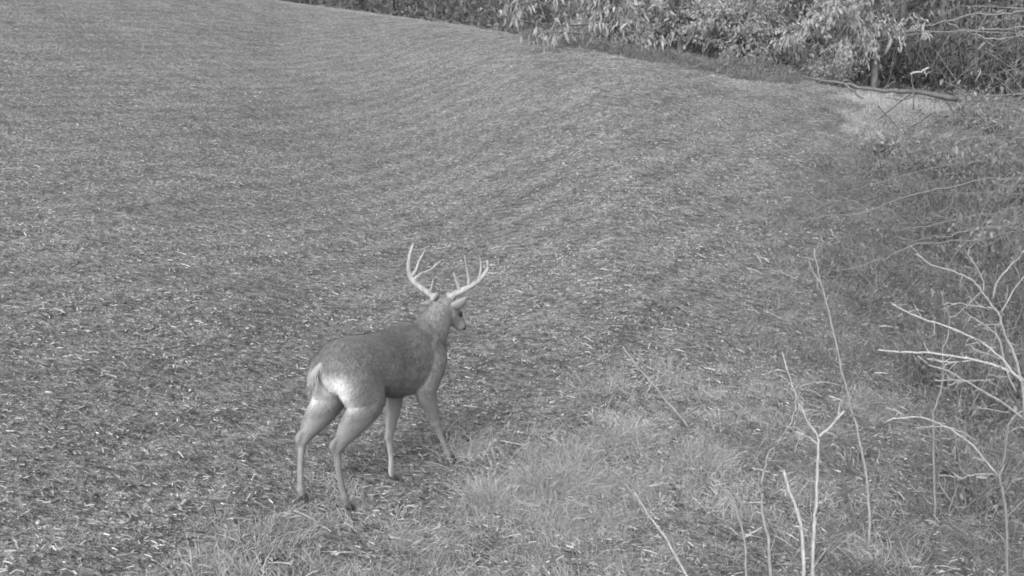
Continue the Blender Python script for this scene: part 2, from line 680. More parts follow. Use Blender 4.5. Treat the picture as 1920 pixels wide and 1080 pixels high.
Q = field_points(0.9, 5.0, 34, 0.4, 19)
px, py = project(Q[:, 0], Q[:, 1], Q[:, 2])
inv = (px > np.maximum(verge_x(py) + 90, 1330)) & (np.random.default_rng(4).random(len(px)) < np.clip((px - 1330) / 350, 0.25, 1.0))
inv &= Q[:, 1] > 9 + 2.5 * np.random.default_rng(14).random(len(px))
Q2 = Q[inv & (Q[:, 1] < crest_y(Q[:, 0] / Q[:, 1]) + 4)]
tiles = [weed_tile(300 + i) for i in range(5)]
scatter('verge_weeds', 'dead broad-leaved weeds tangled along the right edge of the field', tiles, M_GRASS, Q2,
        np.random.default_rng(8).uniform(0.6, 1.3, len(Q2)), 13)

rc = np.random.default_rng(41)
uu = np.where(rc.random(520) < 0.8, rc.uniform(0.015, 0.255, 520), rc.uniform(0.41, 0.47, 520))
yy = crest_y(uu) + rc.normal(0.6, 0.9, 520)
scatter('crest_weeds', 'ragged weeds straggling along the foot of the trees at the top of the field', [weed_tile(330 + i, 520, 0.8) for i in range(4)] + [grass_tile(340, 1200, 0.1, 0.35, 0.8)],
        M_GRASS, np.c_[uu * yy, yy, gz(uu * yy, yy)], rc.uniform(0.4, 1.15, 520), 42)

# ------------------------------------------------------------------ woods behind the crest
def tree_meshes(seed, h=13.0, r0=0.16, limbs=16, lowest=0.12, leaves=260, twig=True):
    r = np.random.default_rng(seed)
    tb, cb = MB(), MB()
    n = 12
    zz = np.linspace(-0.4, h, n)
    wob = np.cumsum(r.normal(0, 0.06, (n, 2)), axis=0)
    trunk = np.c_[wob - wob[0], zz]
    tb.add(*tube_vf(trunk, np.linspace(r0, r0 * 0.18, n), 7, 0.06, r))
    tips = []
    for i in range(limbs):
        f = lowest + (0.95 - lowest) * (i + r.uniform(0, 1)) / limbs
        k = f * (n - 1)
        a = trunk[int(k)] + (trunk[min(int(k) + 1, n - 1)] - trunk[int(k)]) * (k % 1)
        az = r.uniform(0, 2 * math.pi)
        el = r.uniform(-0.1, 0.9)
        L = h * r.uniform(0.12, 0.28) * (1.15 - f * 0.7)
        d = np.array([math.cos(az) * math.cos(el), math.sin(az) * math.cos(el), math.sin(el)])
        pts = [a]
        for s in range(4):
            pts.append(pts[-1] + d * L / 4)
            d = d + r.normal(0, 0.18, 3)
            d /= np.linalg.norm(d)
        tb.add(*tube_vf(pts, np.linspace(r0 * 0.3 * (1.1 - f), 0.012, 5), 5))
        for s in range(7):
            q = r.uniform(0.25, 1.0) * 4
            b = np.array(pts[min(int(q), 3)]) + (np.array(pts[min(int(q), 3) + 1]) - np.array(pts[min(int(q), 3)])) * min(q - int(q), 1)
            dd = d + r.normal(0, 0.75, 3)
            dd /= np.linalg.norm(dd)
            e = b + dd * L * r.uniform(0.2, 0.45)
            m = (b + e) / 2 + r.normal(0, 0.05, 3)
            cb.add(*tube_vf([b, m, e], [0.012, 0.008, 0.004], 4), shade=r.uniform(0.08, 0.18))
            tips += [m, e]
    tips = np.array(tips)
    k = r.integers(0, len(tips), leaves)
    base = tips[k] + r.normal(0, 0.12, (leaves, 3))
    V, Fq, S = strips(base, r.normal(0, 1, (leaves, 3)) + [0, 0, -0.5], r.uniform(0.10, 0.2, leaves), r.uniform(0.05, 0.09, leaves), 0.3,
                      r.uniform(0.10, 0.22, leaves), (0.2, 1, 0.1))
    cb.add(V, Fq.tolist(), list(S))
    return tb.mesh('trunk'), cb.mesh('crown')


wood_meshes = [tree_meshes(500 + i, h=random.uniform(10, 15), r0=random.uniform(0.10, 0.2)) for i in range(6)]
r = np.random.default_rng(21)
cand = []
for u in np.linspace(-0.30, 0.56, 34):
    for row in range(4):
        uu = u + r.uniform(-0.012, 0.012)
        yy = float(crest_y(uu)) + 7 + row * 9 + r.uniform(-3, 3)
        cand.append((uu * yy, yy, row))
far_v, far_f, far_s, far_n = [], [], [], 0
for i, (x, y, row) in enumerate(cand):
    tm, cm = wood_meshes[i % 6]
    rot, s = r.uniform(0, 6.28), r.uniform(0.75, 1.2)
    if row > 1:
        continue
    grey = i % 3 == 0
    u = x / y
    where = ('in the wood left of the leafy trees' if u < 0.0 else
             'in the wood behind the leafy trees' if u < 0.27 else
             'in the wood behind the fallen limb')
    look = ('grey-barked' if grey else 'dark-barked') + (' slender' if s < 0.97 else ' stout')
    t = thing('bare_tree', look + ' bare tree ' + where + (', front row' if row == 0 else ', second row'), 'tree',
              (x, y, float(gz(x, y))), 'trees of the wood beyond the crest')
    t.rotation_euler = (0, 0, rot)
    t.scale = (s, s, s)
    link('trunk', tm, None, t)
    link('crown', cm, None, t)
    if not tm.materials:
        tm.materials.append(M_BARK_DARK)
        cm.materials.append(M_BRUSH)
    if grey:
        sl = t.children[0].material_slots[0]
        sl.link = 'OBJECT'
        sl.material = M_BARK_GREY


def far_woods():
    """the rows of trees further in, seen only as one mass of stems and twigs"""
    r = np.random.default_rng(23)
    ch = []
    for x, y, row in cand:
        if row < 2:
            continue
        for me in wood_meshes[int(r.integers(0, 6))]:
            v = np.zeros(len(me.vertices) * 3)
            me.vertices.foreach_get('co', v)
            v = v.reshape(-1, 3) * r.uniform(0.8, 1.2)
            a = r.uniform(0, 6.28)
            v = np.c_[v[:, 0] * math.cos(a) - v[:, 1] * math.sin(a) + x, v[:, 0] * math.sin(a) + v[:, 1] * math.cos(a) + y, v[:, 2] + float(gz(x, y))]
            q = [tuple(p.vertices) if len(p.vertices) == 4 else tuple(p.vertices) + (p.vertices[2],) for p in me.polygons if len(p.vertices) == 4]
            ch.append((v, np.array(q), np.full(len(q), r.uniform(0.07, 0.16))))
    o = link('far_woods', big_mesh('far_woods', ch), M_BRUSH)
    o['kind'] = 'stuff'
    o['label'] = 'depth of the wood behind the front trees, stems and twigs merging'


far_woods()

# understorey: leaves and twigs of shrubs under the trees, one uncountable mass
def understorey():
    r = np.random.default_rng(31)
    global RNG
    RNG = r
    n = 150000
    u = r.uniform(-0.32, 0.60, n)
    d = r.gamma(2.2, 3.2, n) + 2.5
    y = crest_y(u) + d
    x = u * y
    h = np.abs(r.normal(0, 1, n)) * 1.7 * (0.6 + 0.5 * np.sin(x * 1.3) * np.sin(y * 0.7 + x * 0.3)) + r.uniform(0, 0.4, n)
    h = np.where(r.random(n) < 0.35, r.uniform(0, 7.5, n), h)
    base = np.c_[x, y, gz(x, y) + h]
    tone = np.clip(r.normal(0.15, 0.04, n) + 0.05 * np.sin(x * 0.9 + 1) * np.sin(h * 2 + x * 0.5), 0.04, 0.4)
    tone = tone * (1 - 0.52 * sstep(0.28, 0.36, u)) * (1 + 1.5 * sstep(0.02, 0.08, u) * sstep(0.30, 0.24, u))  # tone raised behind the leafy trees to fill shadow gaps; lowered towards the right
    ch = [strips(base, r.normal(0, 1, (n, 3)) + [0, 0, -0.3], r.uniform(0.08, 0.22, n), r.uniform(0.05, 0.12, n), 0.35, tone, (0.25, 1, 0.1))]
    m = 9000
    u = r.uniform(-0.32, 0.6, m)
    y = crest_y(u) + r.gamma(2.0, 3.0, m) + 2
    x = u * y
    d = np.c_[r.normal(0, 0.5, (m, 2)), np.abs(r.normal(0.9, 0.6, m))]
    L = r.uniform(0.8, 3.2, m)
    ch.append(strips(np.c_[x, y, gz(x, y) + r.uniform(-0.1, 2.0, m)], d, L, r.uniform(0.01, 0.028, m), r.uniform(-0.1, 0.3, m), r.uniform(0.05, 0.19, m), (1, 0.7, 0.3)))
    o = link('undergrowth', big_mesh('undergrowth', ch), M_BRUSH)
    o['kind'] = 'stuff'
    o['label'] = 'dark tangle of shrubs and twigs under the trees beyond the crest'


understorey()

# ------------------------------------------------------------------ leafy trees at the far right edge of the field
LEAF_MESHES = []
for i in range(4):
    r = np.random.default_rng(60 + i)
    mb = MB()
    K = 7
    V = []
    for k in range(K):
        t = k / (K - 1)
        w = 0.5 * (0.17 + 0.04 * i) * math.sin(math.pi * (0.06 + 0.90 * t)) ** 0.8
        bend = (0.45 + 0.22 * i) * t * t
        cx = (t, 0, -bend)
        V += [(cx[0], -w, cx[2] + 0.10 * w), (cx[0], 0, cx[2] - 0.14 * w), (cx[0], w, cx[2] + 0.10 * w)]
    fs = []
    for k in range(K - 1):
        a = 3 * k
        fs += [(a, a + 1, a + 4, a + 3), (a + 1, a + 2, a + 5, a + 4)]
    mb.add(V, fs, 0.28 + 0.05 * i)
    me = mb.mesh('leaf')
    me.materials.append(M_LEAF)
    LEAF_MESHES.append(me)


def leafy_tree(label, x, y, limbs, trunk_h, seed, nleaf, single=0, tone=(0.22, 0.5), r0=0.10, leaf=(0.13, 0.24), trunk_mat=None, hang=0.55):
    """limbs: lists of world points, already placed; leaves hang from twigs along them"""
    r = np.random.default_rng(seed)
    global RNG
    RNG = r
    z0 = float(gz(x, y))
    t = thing('leafy_tree', label, 'tree', (x, y, z0), 'leafy trees at the edge of the field')
    org = np.array([x, y, z0])
    tm = trunk_mat or M_BARK_DARK
    n = 9
    wob = np.cumsum(r.normal(0, 0.04, (n, 2)), axis=0)
    trunk = np.c_[wob - wob[0], np.linspace(-0.3, trunk_h, n)]
    mb = MB()
    mb.add(*tube_vf(trunk, np.linspace(r0, r0 * 0.25, n), 8, 0.05, r))
    link('trunk', mb.mesh('trunk'), tm, t)
    pts, dirs = [], []
    tw = MB()
    for L in limbs:
        L = np.asarray(L, float) - org
        zz = np.clip(L[0][2], 0.3, trunk_h * 0.95)
        k = int(np.clip((zz + 0.3) / (trunk_h + 0.3) * (n - 1), 0, n - 1))
        C = resample(np.vstack([trunk[k] * [1, 1, 0] + [0, 0, max(zz - 0.25, 0.1)], L]), 14)
        mb = MB()
        mb.add(*tube_vf(C, np.linspace(r0 * 0.42, 0.007, 14), 6, 0.04, r))
        link('limb', mb.mesh('limb'), tm, t)
        leng = np.linalg.norm(C[-1] - C[0])
        for q in range(int(10 + leng * 7)):
            f = r.uniform(0.2, 1.0) * 13
            b = C[min(int(f), 12)] * (1 - f % 1) + C[min(int(f) + 1, 13)] * (f % 1)
            d = (C[-1] - C[0]) / leng * 0.6 + r.normal(0, 0.55, 3) + [0, 0, -0.12]
            d /= np.linalg.norm(d)
            e = b + d * r.uniform(0.18, 0.62)
            m = (b + e) / 2 + [0, 0, 0.04]
            tw.add(*tube_vf([b, m, e], [0.007, 0.005, 0.003], 4), shade=r.uniform(0.15, 0.3))
            for w in np.linspace(0.25, 1, 6):
                pts.append(b * (1 - w) + e * w)
                dirs.append(d)
    pts, dirs = np.array(pts), np.array(dirs)
    k = r.integers(0, len(pts), nleaf)
    base = pts[k] + r.normal(0, 0.05, (nleaf, 3))
    d = dirs[k] * 0.5 + r.normal(0, 0.5, (nleaf, 3)) + [0, 0, -hang]
    cl = np.clip(r.normal(np.mean(tone), (tone[1] - tone[0]) / 3, nleaf), tone[0] * 0.7, tone[1] * 1.3)
    if single:
        X, _ = project(base[:, 0] + x, base[:, 1] + y, base[:, 2] + z0)
        order = np.argsort(X)
        first, rest = order[:single * 2:2], np.concatenate([order[1:single * 2:2], order[single * 2:]])
        for i in first:
            lf = link('leaf', LEAF_MESHES[int(r.integers(0, 4))], None, t)
            dd = d[i] / np.linalg.norm(d[i])
            q = Vector(dd).to_track_quat('X', 'Z')
            lf.rotation_mode = 'QUATERNION'
            lf.rotation_quaternion = q @ Euler((r.uniform(-0.6, 0.6), 0, 0)).to_quaternion()
            lf.location = base[i]
            s = r.uniform(leaf[0] * 1.1, leaf[1] * 1.25)
            lf.scale = (s, s, s)
    else:
        rest = np.arange(nleaf)
    V, Fq, S = strips(base[rest], d[rest], r.uniform(*leaf, len(rest)), np.minimum(r.uniform(0.026, 0.055, len(rest)), 0.5 * leaf[1]), r.uniform(0.2, 0.8, len(rest)), cl[rest], (0.25, 1, 0.85, 0.1))
    tw.add(V, Fq.tolist(), list(S))
    cr = link('crown', tw.mesh('crown', False), M_LEAF, t)
    cr['kind'] = 'stuff'
    return t


def limb_px(Y, *pp):
    return [at(a, b, Y + (0.0 if len(c) == 0 else c[0])) for a, b, *c in pp]


def rand_limbs(r, cx, cy, Y, n, sx, sy):
    out = []
    for _ in range(n):
        a = r.uniform(0, 2 * math.pi)
        ex, ey = cx + math.cos(a) * sx * r.uniform(0.5, 1), cy + math.sin(a) * sy * r.uniform(0.5, 1)
        mx, my = (cx * 2 + ex) / 3 + r.normal(0, 15), (cy * 2 + ey) / 3 - 14
        out.append(limb_px(Y, (cx + r.normal(0, 12), cy + r.normal(0, 20) + 10, 0), (mx, my, r.uniform(-0.6, 0.8)), (ex, ey, r.uniform(-1.5, 1.5))))
    return out


r = np.random.default_rng(77)
Yb = 28.0
limbs = [limb_px(Yb, (1130, 5), (1060, -8), (1000, 2), (958, 14)),
         limb_px(Yb, (1135, 45), (1060, 48, -0.5), (1000, 42, -0.8), (948, 36, -1)),
         limb_px(Yb, (1130, 70), (1070, 62, -0.6), (1010, 62, -1.0)),
         limb_px(Yb, (1140, -20), (1080, -50), (1010, -60), (960, -50)),
         limb_px(Yb, (1140, 70), (1190, 60, -0.4), (1240, 80, -0.8)),
         limb_px(Yb, (1150, 30), (1200, 10), (1250, 20))] + rand_limbs(r, 1140, 15, Yb, 8, 110, 75)
p = at(1145, 100, Yb)
leafy_tree('leafy tree whose long pale leaves hang furthest left against the dark wood', p[0], p[1], limbs, 5.5, 701, 1700, 80, (0.30, 0.52), leaf=(0.09, 0.20))
Yb = 29.0
p = at(1270, 110, Yb)
leafy_tree('dense pale leafy tree in the middle of the tree line, right of the drooping leaves', p[0], p[1],
           rand_limbs(r, 1270, 35, Yb, 16, 135, 95), 6.0, 702, 9500, 0, (0.34, 0.50), leaf=(0.05, 0.11), hang=0.2)
Yb = 28.5
p = at(1400, 130, Yb)
leafy_tree('leafy tree with small mottled leaves and bare pale twigs low in its crown', p[0], p[1],
           rand_limbs(r, 1400, 45, Yb, 15, 120, 100), 6.0, 703, 9500, 0, (0.30, 0.46), leaf=(0.045, 0.10), hang=0.1)
Yb = 27.5
p = at(1640, 150, Yb)
limbs = [limb_px(Yb, (1640, -20), (1580, 8, -0.5), (1540, 25, -1), (1490, 60, -1.5), (1455, 82, -1.8)),
         limb_px(Yb, (1640, 30), (1600, 62, -0.5), (1575, 85, -1)),
         limb_px(Yb, (1640, -10), (1600, 5, -1), (1550, 15, -1.5)),
         limb_px(Yb, (1640, 20), (1560, 30, -0.4), (1520, 60, -0.8), (1470, 100, -1)),
         limb_px(Yb, (1645, 60), (1610, 95, -0.6), (1560, 120, -1.0)),
         limb_px(Yb, (1640, 50), (1690, 55, -0.6), (1730, 65, -1.0))]
leafy_tree('leafy tree with sprays of bright leaves slanting down to the left from dark limbs', p[0], p[1], limbs, 6.0, 704, 3200, 0, (0.32, 0.52), leaf=(0.06, 0.13), hang=0.35)
Yb = 30.5
p = at(1505, 130, Yb)
leafy_tree('shadowy leafy tree with twin dark trunks behind the slanting leaf sprays', p[0], p[1],
           rand_limbs(r, 1510, 20, Yb, 8, 90, 75), 6.0, 705, 1500, 0, (0.12, 0.24), r0=0.14, leaf=(0.06, 0.12))

# low shrubs in the far right corner
def shrub(label, pxc, pyc, Y, w, h, n, seed, tone, leaf=(0.05, 0.10)):
    r = np.random.default_rng(seed)
    global RNG
    RNG = r
    c = at(pxc, pyc, Y)
    z0 = float(gz(c[0], c[1]))
    t = thing('shrub', label, 'shrub', (c[0], c[1], z0), 'shrubs along the right edge of the field')
    st, lv = MB(), []
    tips = []
    for i in range(16):
        a = r.uniform(0, 6.283)
        e = np.array([math.cos(a) * w * r.uniform(0.3, 1), math.sin(a) * w * r.uniform(0.3, 1) * 0.8, h * r.uniform(0.35, 1.0)])
        m = e * [0.45, 0.45, 0.65] + r.normal(0, 0.05, 3)
        C = resample([[0, 0, -0.05], m, e], 7)
        st.add(*tube_vf(C, np.linspace(0.014, 0.004, 7), 5))
        tips += [C[3], C[4], C[5], C[6]]
        for q in range(3):
            b = C[r.integers(2, 6)]
            e2 = b + r.normal(0, 0.22, 3) + [0, 0, 0.08]
            st.add(*tube_vf([b, (b + e2) / 2, e2], [0.006, 0.005, 0.003], 4))
            tips += [e2, (b + e2) / 2]
    link('stem', st.mesh('stem'), M_TWIG_DULL, t)
    tips = np.array(tips)
    k = r.integers(0, len(tips), n)
    base = tips[k] + r.normal(0, 0.09, (n, 3))
    base[:, 2] = np.maximum(base[:, 2], 0.03)
    ch = [strips(base, r.normal(0, 1, (n, 3)), r.uniform(*leaf, n), r.uniform(0.02, 0.045, n), r.uniform(0.1, 0.6, n), r.uniform(*tone, n), (0.25, 1, 0.85, 0.1))]
    f = link('foliage', big_mesh('foliage', ch), M_LEAF, t)
    f['kind'] = 'stuff'
    return t


shrub('low grey leafy shrub under the right end of the fallen dark limb', 1850, 205, 22, 1.1, 0.75, 900, 801, (0.22, 0.40))
shrub('tall dusky shrub at the right border of the picture, level with the fallen limb', 1930, 190, 17, 0.9, 1.3, 1000, 802, (0.16, 0.30))
shrub('mottled shrub behind the crossed dark twigs at the right', 1800, 270, 18, 1.0, 0.55, 800, 803, (0.24, 0.42))
shrub('broad leafy shrub low at the right border, just above the long diagonal twigs', 1900, 310, 14, 0.9, 0.6, 800, 804, (0.20, 0.36))
shrub('small pale shrub in front of the bright grass clearing, left of the crossed twigs', 1650, 285, 19, 0.6, 0.35, 300, 805, (0.25, 0.5))
shrub('bushy shrub standing behind the fallen limb at its thin left end', 1560, 150, 26.5, 1.0, 0.7, 700, 806, (0.2, 0.42))
shrub('bushy shrub at the foot of the mottled leafy tree', 1400, 135, 27, 1.2, 0.6, 700, 807, (0.18, 0.4))
shrub('bushy shrub at the foot of the drooping pale leaves', 1130, 95, 28, 1.1, 0.55, 500, 808, (0.18, 0.42))

def brush(label, pxc, pyc, w, h, seed, stems=26, n=500):
    """twiggy dead brush with few withered leaves"""
    r = np.random.default_rng(seed)
    global RNG
    RNG = r
    c = ground_hit(pxc, pyc)
    t = thing('brush_clump', label, 'brush', tuple(c), 'dead brush along the right border')
    st, tips = MB(), []
    for i in range(stems):
        a = r.uniform(0, 6.283)
        b0 = np.array([r.normal(0, w * 0.3), r.normal(0, w * 0.3), -0.05])
        e = b0 + np.array([math.cos(a) * w * r.uniform(0.2, 0.9), math.sin(a) * w * r.uniform(0.2, 0.9), h * r.uniform(0.35, 1.0)])
        m = (b0 + e) / 2 + r.normal(0, 0.08, 3) + [0, 0, 0.1 * h]
        C = resample([b0, m, e], 9)
        st.add(*tube_vf(C, np.linspace(0.0065, 0.0018, 9), 5, 0.08, r))
        for q in range(9):
            b = C[r.integers(2, 9)]
            d = r.normal(0, 1, 3) + (e - b0) / np.linalg.norm(e - b0)
            e2 = b + d / np.linalg.norm(d) * r.uniform(0.06, 0.34)
            st.add(*tube_vf([b, (b + e2) / 2 + r.normal(0, 0.015, 3), e2], [0.0035, 0.0024, 0.0013], 4))
            tips += [e2, (b + e2) / 2]
    o = link('stem', st.mesh('stem'), M_TWIG_DULL if seed % 2 else M_BARK_GREY, t)
    tips = np.array(tips)
    k = r.integers(0, len(tips), n)
    f = link('foliage', big_mesh('foliage', [strips(tips[k] + r.normal(0, 0.02, (n, 3)), r.normal(0, 1, (n, 3)) + [0, 0, -0.5], r.uniform(0.02, 0.055, n), r.uniform(0.010, 0.024, n),
                                            0.4, r.uniform(0.10, 0.26, n), (0.25, 1, 0.85, 0.1))]), M_LEAF, t)
    f['kind'] = 'stuff'
    return t


brush('tall twiggy brush at the right border level with the antlers', 1905, 620, 0.9, 1.5, 851, 34, 700)
brush('dense twiggy brush at the right border behind the long arching branches', 1890, 760, 0.7, 1.0, 852, 30, 500)
brush('low twiggy brush between the tall thin sapling and the big bare shrub', 1720, 720, 0.7, 0.55, 853, 24, 400)
brush('broad twiggy brush in the far right corner beneath the shrubs', 1850, 480, 1.3, 1.3, 854, 36, 900)
brush('small twiggy brush right of the clearing, before the grey shrubs', 1760, 400, 1.2, 0.8, 855, 28, 600)
brush('sparse twiggy brush in the lower right corner behind the crooked stem', 1840, 960, 0.6, 0.6, 856, 22, 260)
brush('thin twiggy brush in open grass beyond the tall thin sapling', 1640, 560, 1.0, 0.6, 857, 22, 350)

# ------------------------------------------------------------------ fallen limb on the clearing edge
def poly_thing(name, label, cat, Y, stems, mat, group=None, part='branch', first='stem', foot=True, sides=8, twiglets=2.0):
    """stems: list of (points[(px, py[, dY])], width px at start, width px at end[, material]); the first one is the main stem"""
    root_pts = [at(p[0], p[1], Y + (p[2] if len(p) > 2 else 0)) for p in stems[0][0]]
    b = np.array(root_pts[-1])
    if foot:
        g = float(gz(b[0], b[1]))
        base = np.array([b[0], b[1], g])
    else:
        base = b
    t = thing(name, label, cat, tuple(base), group)
    rr = np.random.default_rng(len(label) * 13 + int(Y * 10))
    for i, st in enumerate(stems):
        P = [at(p[0], p[1], Y + (p[2] if len(p) > 2 else 0)) for p in st[0]]
        if i == 0 and foot and P[-1][2] > g + 0.02:
            d = P[-1] - P[-2]
            hgt = P[-1][2] - g
            q = P[-1] + np.array([d[0] * 0.4, d[1] * 0.4, 0]) + [0, 0, -hgt * 0.5]
            P += [q, np.array([q[0], q[1], g - 0.06])]
        n = max(6, 3 * len(P))
        C = resample(P, n)
        C[1:-1] += rr.normal(0, 0.0025, (n - 2, 3)) * (Y / 6)
        w = np.linspace(st[1], st[2], n) * 0.36 * Y / F
        # knots
        w = w * (1 + 0.10 * np.abs(np.sin(np.arange(n) * 1.7 + i)))
        mb = MB()
        mb.add(*tube_vf(C - base, w, sides, 0.07, rr))
        if twiglets and n > 6:
            for q in range(int(twiglets * n / 3)):
                k = int(rr.integers(1, n - 1))
                d = rr.normal(0, 1, 3) + (C[k - 1] - C[k]) / (np.linalg.norm(C[k - 1] - C[k]) + 1e-9) * 1.2
                d /= np.linalg.norm(d)
                L = rr.uniform(0.006, 0.02) if rr.random() < 0.6 else rr.uniform(0.03, 0.11)
                e = C[k] + d * L
                m = (C[k] + e) / 2 + rr.normal(0, 0.1, 3) * L
                mb.add(*tube_vf([C[k] - base, m - base, e - base], [min(w[k] * 0.7, 0.0035), 0.0022, 0.0012], 5))
        link(first if i == 0 else part, mb.mesh(part), (st[3] if len(st) > 3 else mat), t)
    return t


poly_thing('fallen_limb', 'long dark fallen limb lying across the edge of the bright grass clearing', 'fallen branch', 21.5,
           [([(1500, 141, 1), (1545, 152, .6), (1580, 155, .3), (1622, 166), (1680, 170), (1730, 174), (1795, 186)], 4, 13),
            ([(1580, 155, .3), (1597, 168, .1), (1617, 184, -.4)], 7, 5),
            ([(1717, 176), (1700, 187, -.2), (1660, 183, -.2)], 4, 2),
            ([(1637, 166), (1640, 150), (1642, 145)], 3, 2),
            ([(1655, 168), (1672, 156), (1680, 152)], 3, 2), ([(1770, 180), (1785, 205), (1790, 235)], 5, 4)], M_LOG, first='limb', foot=False, twiglets=0)
poly_thing('broken_branch', 'short bright broken branch sticking out over the clearing', 'branch', 21.0,
           [([(1742, 127), (1728, 133), (1710, 137), (1708, 140)], 5, 5), ([(1734, 131), (1736, 145)], 3, 2), ([(1709, 139), (1712, 165), (1713, 205)], 3, 3, M_LOG)], M_TWIG_PALE, foot=False, twiglets=0)

# ------------------------------------------------------------------ tree just outside the right border with boughs reaching into view
Yt = 8.5
xt = 5.3
zt = float(gz(xt, Yt))
tt = thing('overhanging_tree', 'tree outside the right border whose thin twigs hang into the upper right corner', 'tree', (xt, Yt, zt))
rr = np.random.default_rng(91)
mb = MB()
tr = np.c_[np.cumsum(rr.normal(0, 0.03, (10, 2)), 0), np.linspace(-0.3, 9, 10)]
mb.add(*tube_vf(tr, np.linspace(0.17, 0.06, 10), 10, 0.05, rr))
link('trunk', mb.mesh('trunk'), M_BARK_GREY, tt)
org = np.array([xt, Yt, zt])


def bough(pts, w0, w1, mat=M_TWIG_DULL, name='bough'):
    P = [at(p[0], p[1], Yt + (p[2] if len(p) > 2 else 0)) for p in pts]
    k = P[0][2] - zt
    P = [org + [0, 0, max(0.3, k - 0.25)]] + P
    C = resample(P, 6 * len(P))
    C[3:] += np.cumsum(rr.normal(0, 0.012, C[3:].shape), 0) * 0.7
    m = MB()
    m.add(*tube_vf(C - org, np.linspace(w0, w1, len(C)) * 0.32 * Yt / F, 6, 0.05, rr))
    link(name, m.mesh(name), mat, tt)


bough([(1960, 80), (1915, 81), (1860, 88), (1815, 84), (1776, 75)], 7, 2.5, M_TWIG_MID)
bough([(1960, 70), (1900, 76), (1850, 78)], 6, 2)
bough([(1980, 50), (1900, 52), (1830, 57), (1770, 64), (1700, 62), (1660, 65)], 7, 2)
bough([(1980, 40), (1890, 45), (1800, 60), (1740, 74), (1690, 88)], 8, 2)
bough([(1970, 325), (1914, 333), (1817, 346), (1705, 367), (1594, 399), (1512, 411)], 6, 2)
bough([(1970, 385), (1872, 399), (1733, 421), (1680, 425)], 5, 2)
bough([(1970, 420), (1840, 416), (1760, 431), (1690, 446)], 5, 2)
bough([(1970, 445), (1820, 446), (1720, 446), (1650, 470), (1560, 492)], 5, 2)
bough([(1970, 230), (1900, 245), (1840, 232), (1780, 248)], 6, 2)
# unseen boughs over the frame that keep the sky off the right side
for i in range(16):
    a = rr.uniform(0, 6.283)
    h0 = rr.uniform(4.5, 8.6)
    L = rr.uniform(1.6, 3.4)
    P = [np.array([0, 0, h0 - 0.4]), np.array([math.cos(a) * L * 0.5, math.sin(a) * L * 0.5, h0 + 0.1]), np.array([math.cos(a) * L, math.sin(a) * L, h0 + rr.uniform(-0.3, 0.9)])]
    m = MB()
    m.add(*tube_vf(resample(P, 8), np.linspace(0.05, 0.012, 8), 6, 0.05, rr))
    link('bough', m.mesh('bough'), M_BARK_GREY, tt)
RNG = rr
n = 2600
a = rr.uniform(0, 6.283, n)
q = np.sqrt(rr.uniform(0.03, 1, n)) * 3.3
base = np.c_[np.cos(a) * q, np.sin(a) * q, rr.uniform(4.6, 9.5, n)]
m = big_mesh('crown', [strips(base, rr.normal(0, 1, (n, 3)) + [0, 0, -0.5], rr.uniform(0.1, 0.2, n), rr.uniform(0.05, 0.1, n), 0.3, rr.uniform(0.15, 0.4, n), (0.25, 1, 0.1))])
o = link('crown', m, M_LEAF, tt)
o['kind'] = 'stuff'
# fine drooping twigs with small withered leaves along the right border
tw, lp = MB(), []
for i in range(70):
    y0 = rr.uniform(-20, 480)
    Yd = rr.uniform(-1.6, 1.4)
    x1 = 1960 - abs(rr.normal(0, 1)) * (150 if y0 < 330 else 95)
    dy = rr.normal(40, 45)
    A0, A1 = at(2010, y0, Yt + Yd), at(x1, y0 + dy, Yt + Yd + rr.normal(0, 0.4))
    mid = (A0 + A1) / 2 + rr.normal(0, 0.06, 3) + [0, 0, 0.06]
    C = resample([A0, mid, A1], 9) - org
    tw.add(*tube_vf(C, np.linspace(0.005, 0.0018, 9), 5))
    lp += [C[k] for k in range(2, 9)]
    for q in range(5):
        b = C[int(rr.integers(2, 9))]
        e = b + rr.normal(0, 0.13, 3) + [-0.05, 0, -0.03]
        tw.add(*tube_vf([b, (b + e) / 2 + rr.normal(0, 0.015, 3), e], [0.0025, 0.002, 0.0012], 4))
        lp += [e, (b + e) / 2]
link('twig', tw.mesh('twig'), M_BARK_GREY, tt)
lp = np.array(lp)
n = 1500
RNG = rr
k = rr.integers(0, len(lp), n)
o = link('foliage', big_mesh('foliage', [strips(lp[k] + rr.normal(0, 0.02, (n, 3)), rr.normal(0, 1, (n, 3)) + [0, 0, -0.6], rr.uniform(0.02, 0.05, n), rr.uniform(0.010, 0.022, n),
                                        0.5, rr.uniform(0.14, 0.30, n), (0.25, 1, 0.85, 0.1))]), M_LEAF, tt)
o['kind'] = 'stuff'
# a few leaves on the boughs that show
for (lx, ly, s) in ((1671, 72, .10), (1734, 42, .08), (1838, 128, .07), (1700, 30, .05), (1832, 28, .05), (1790, 340, .05), (1906, 408, .08), (1730, 60, .05)):
    lf = link('leaf', LEAF_MESHES[(lx // 7) % 4], None, tt)
    lf.location = at(lx, ly, Yt - 0.05) - org
    lf.rotation_euler = (rr.uniform(-1, 1), rr.uniform(0.5, 1.6), rr.uniform(0, 6))
    lf.scale = (s, s, s)

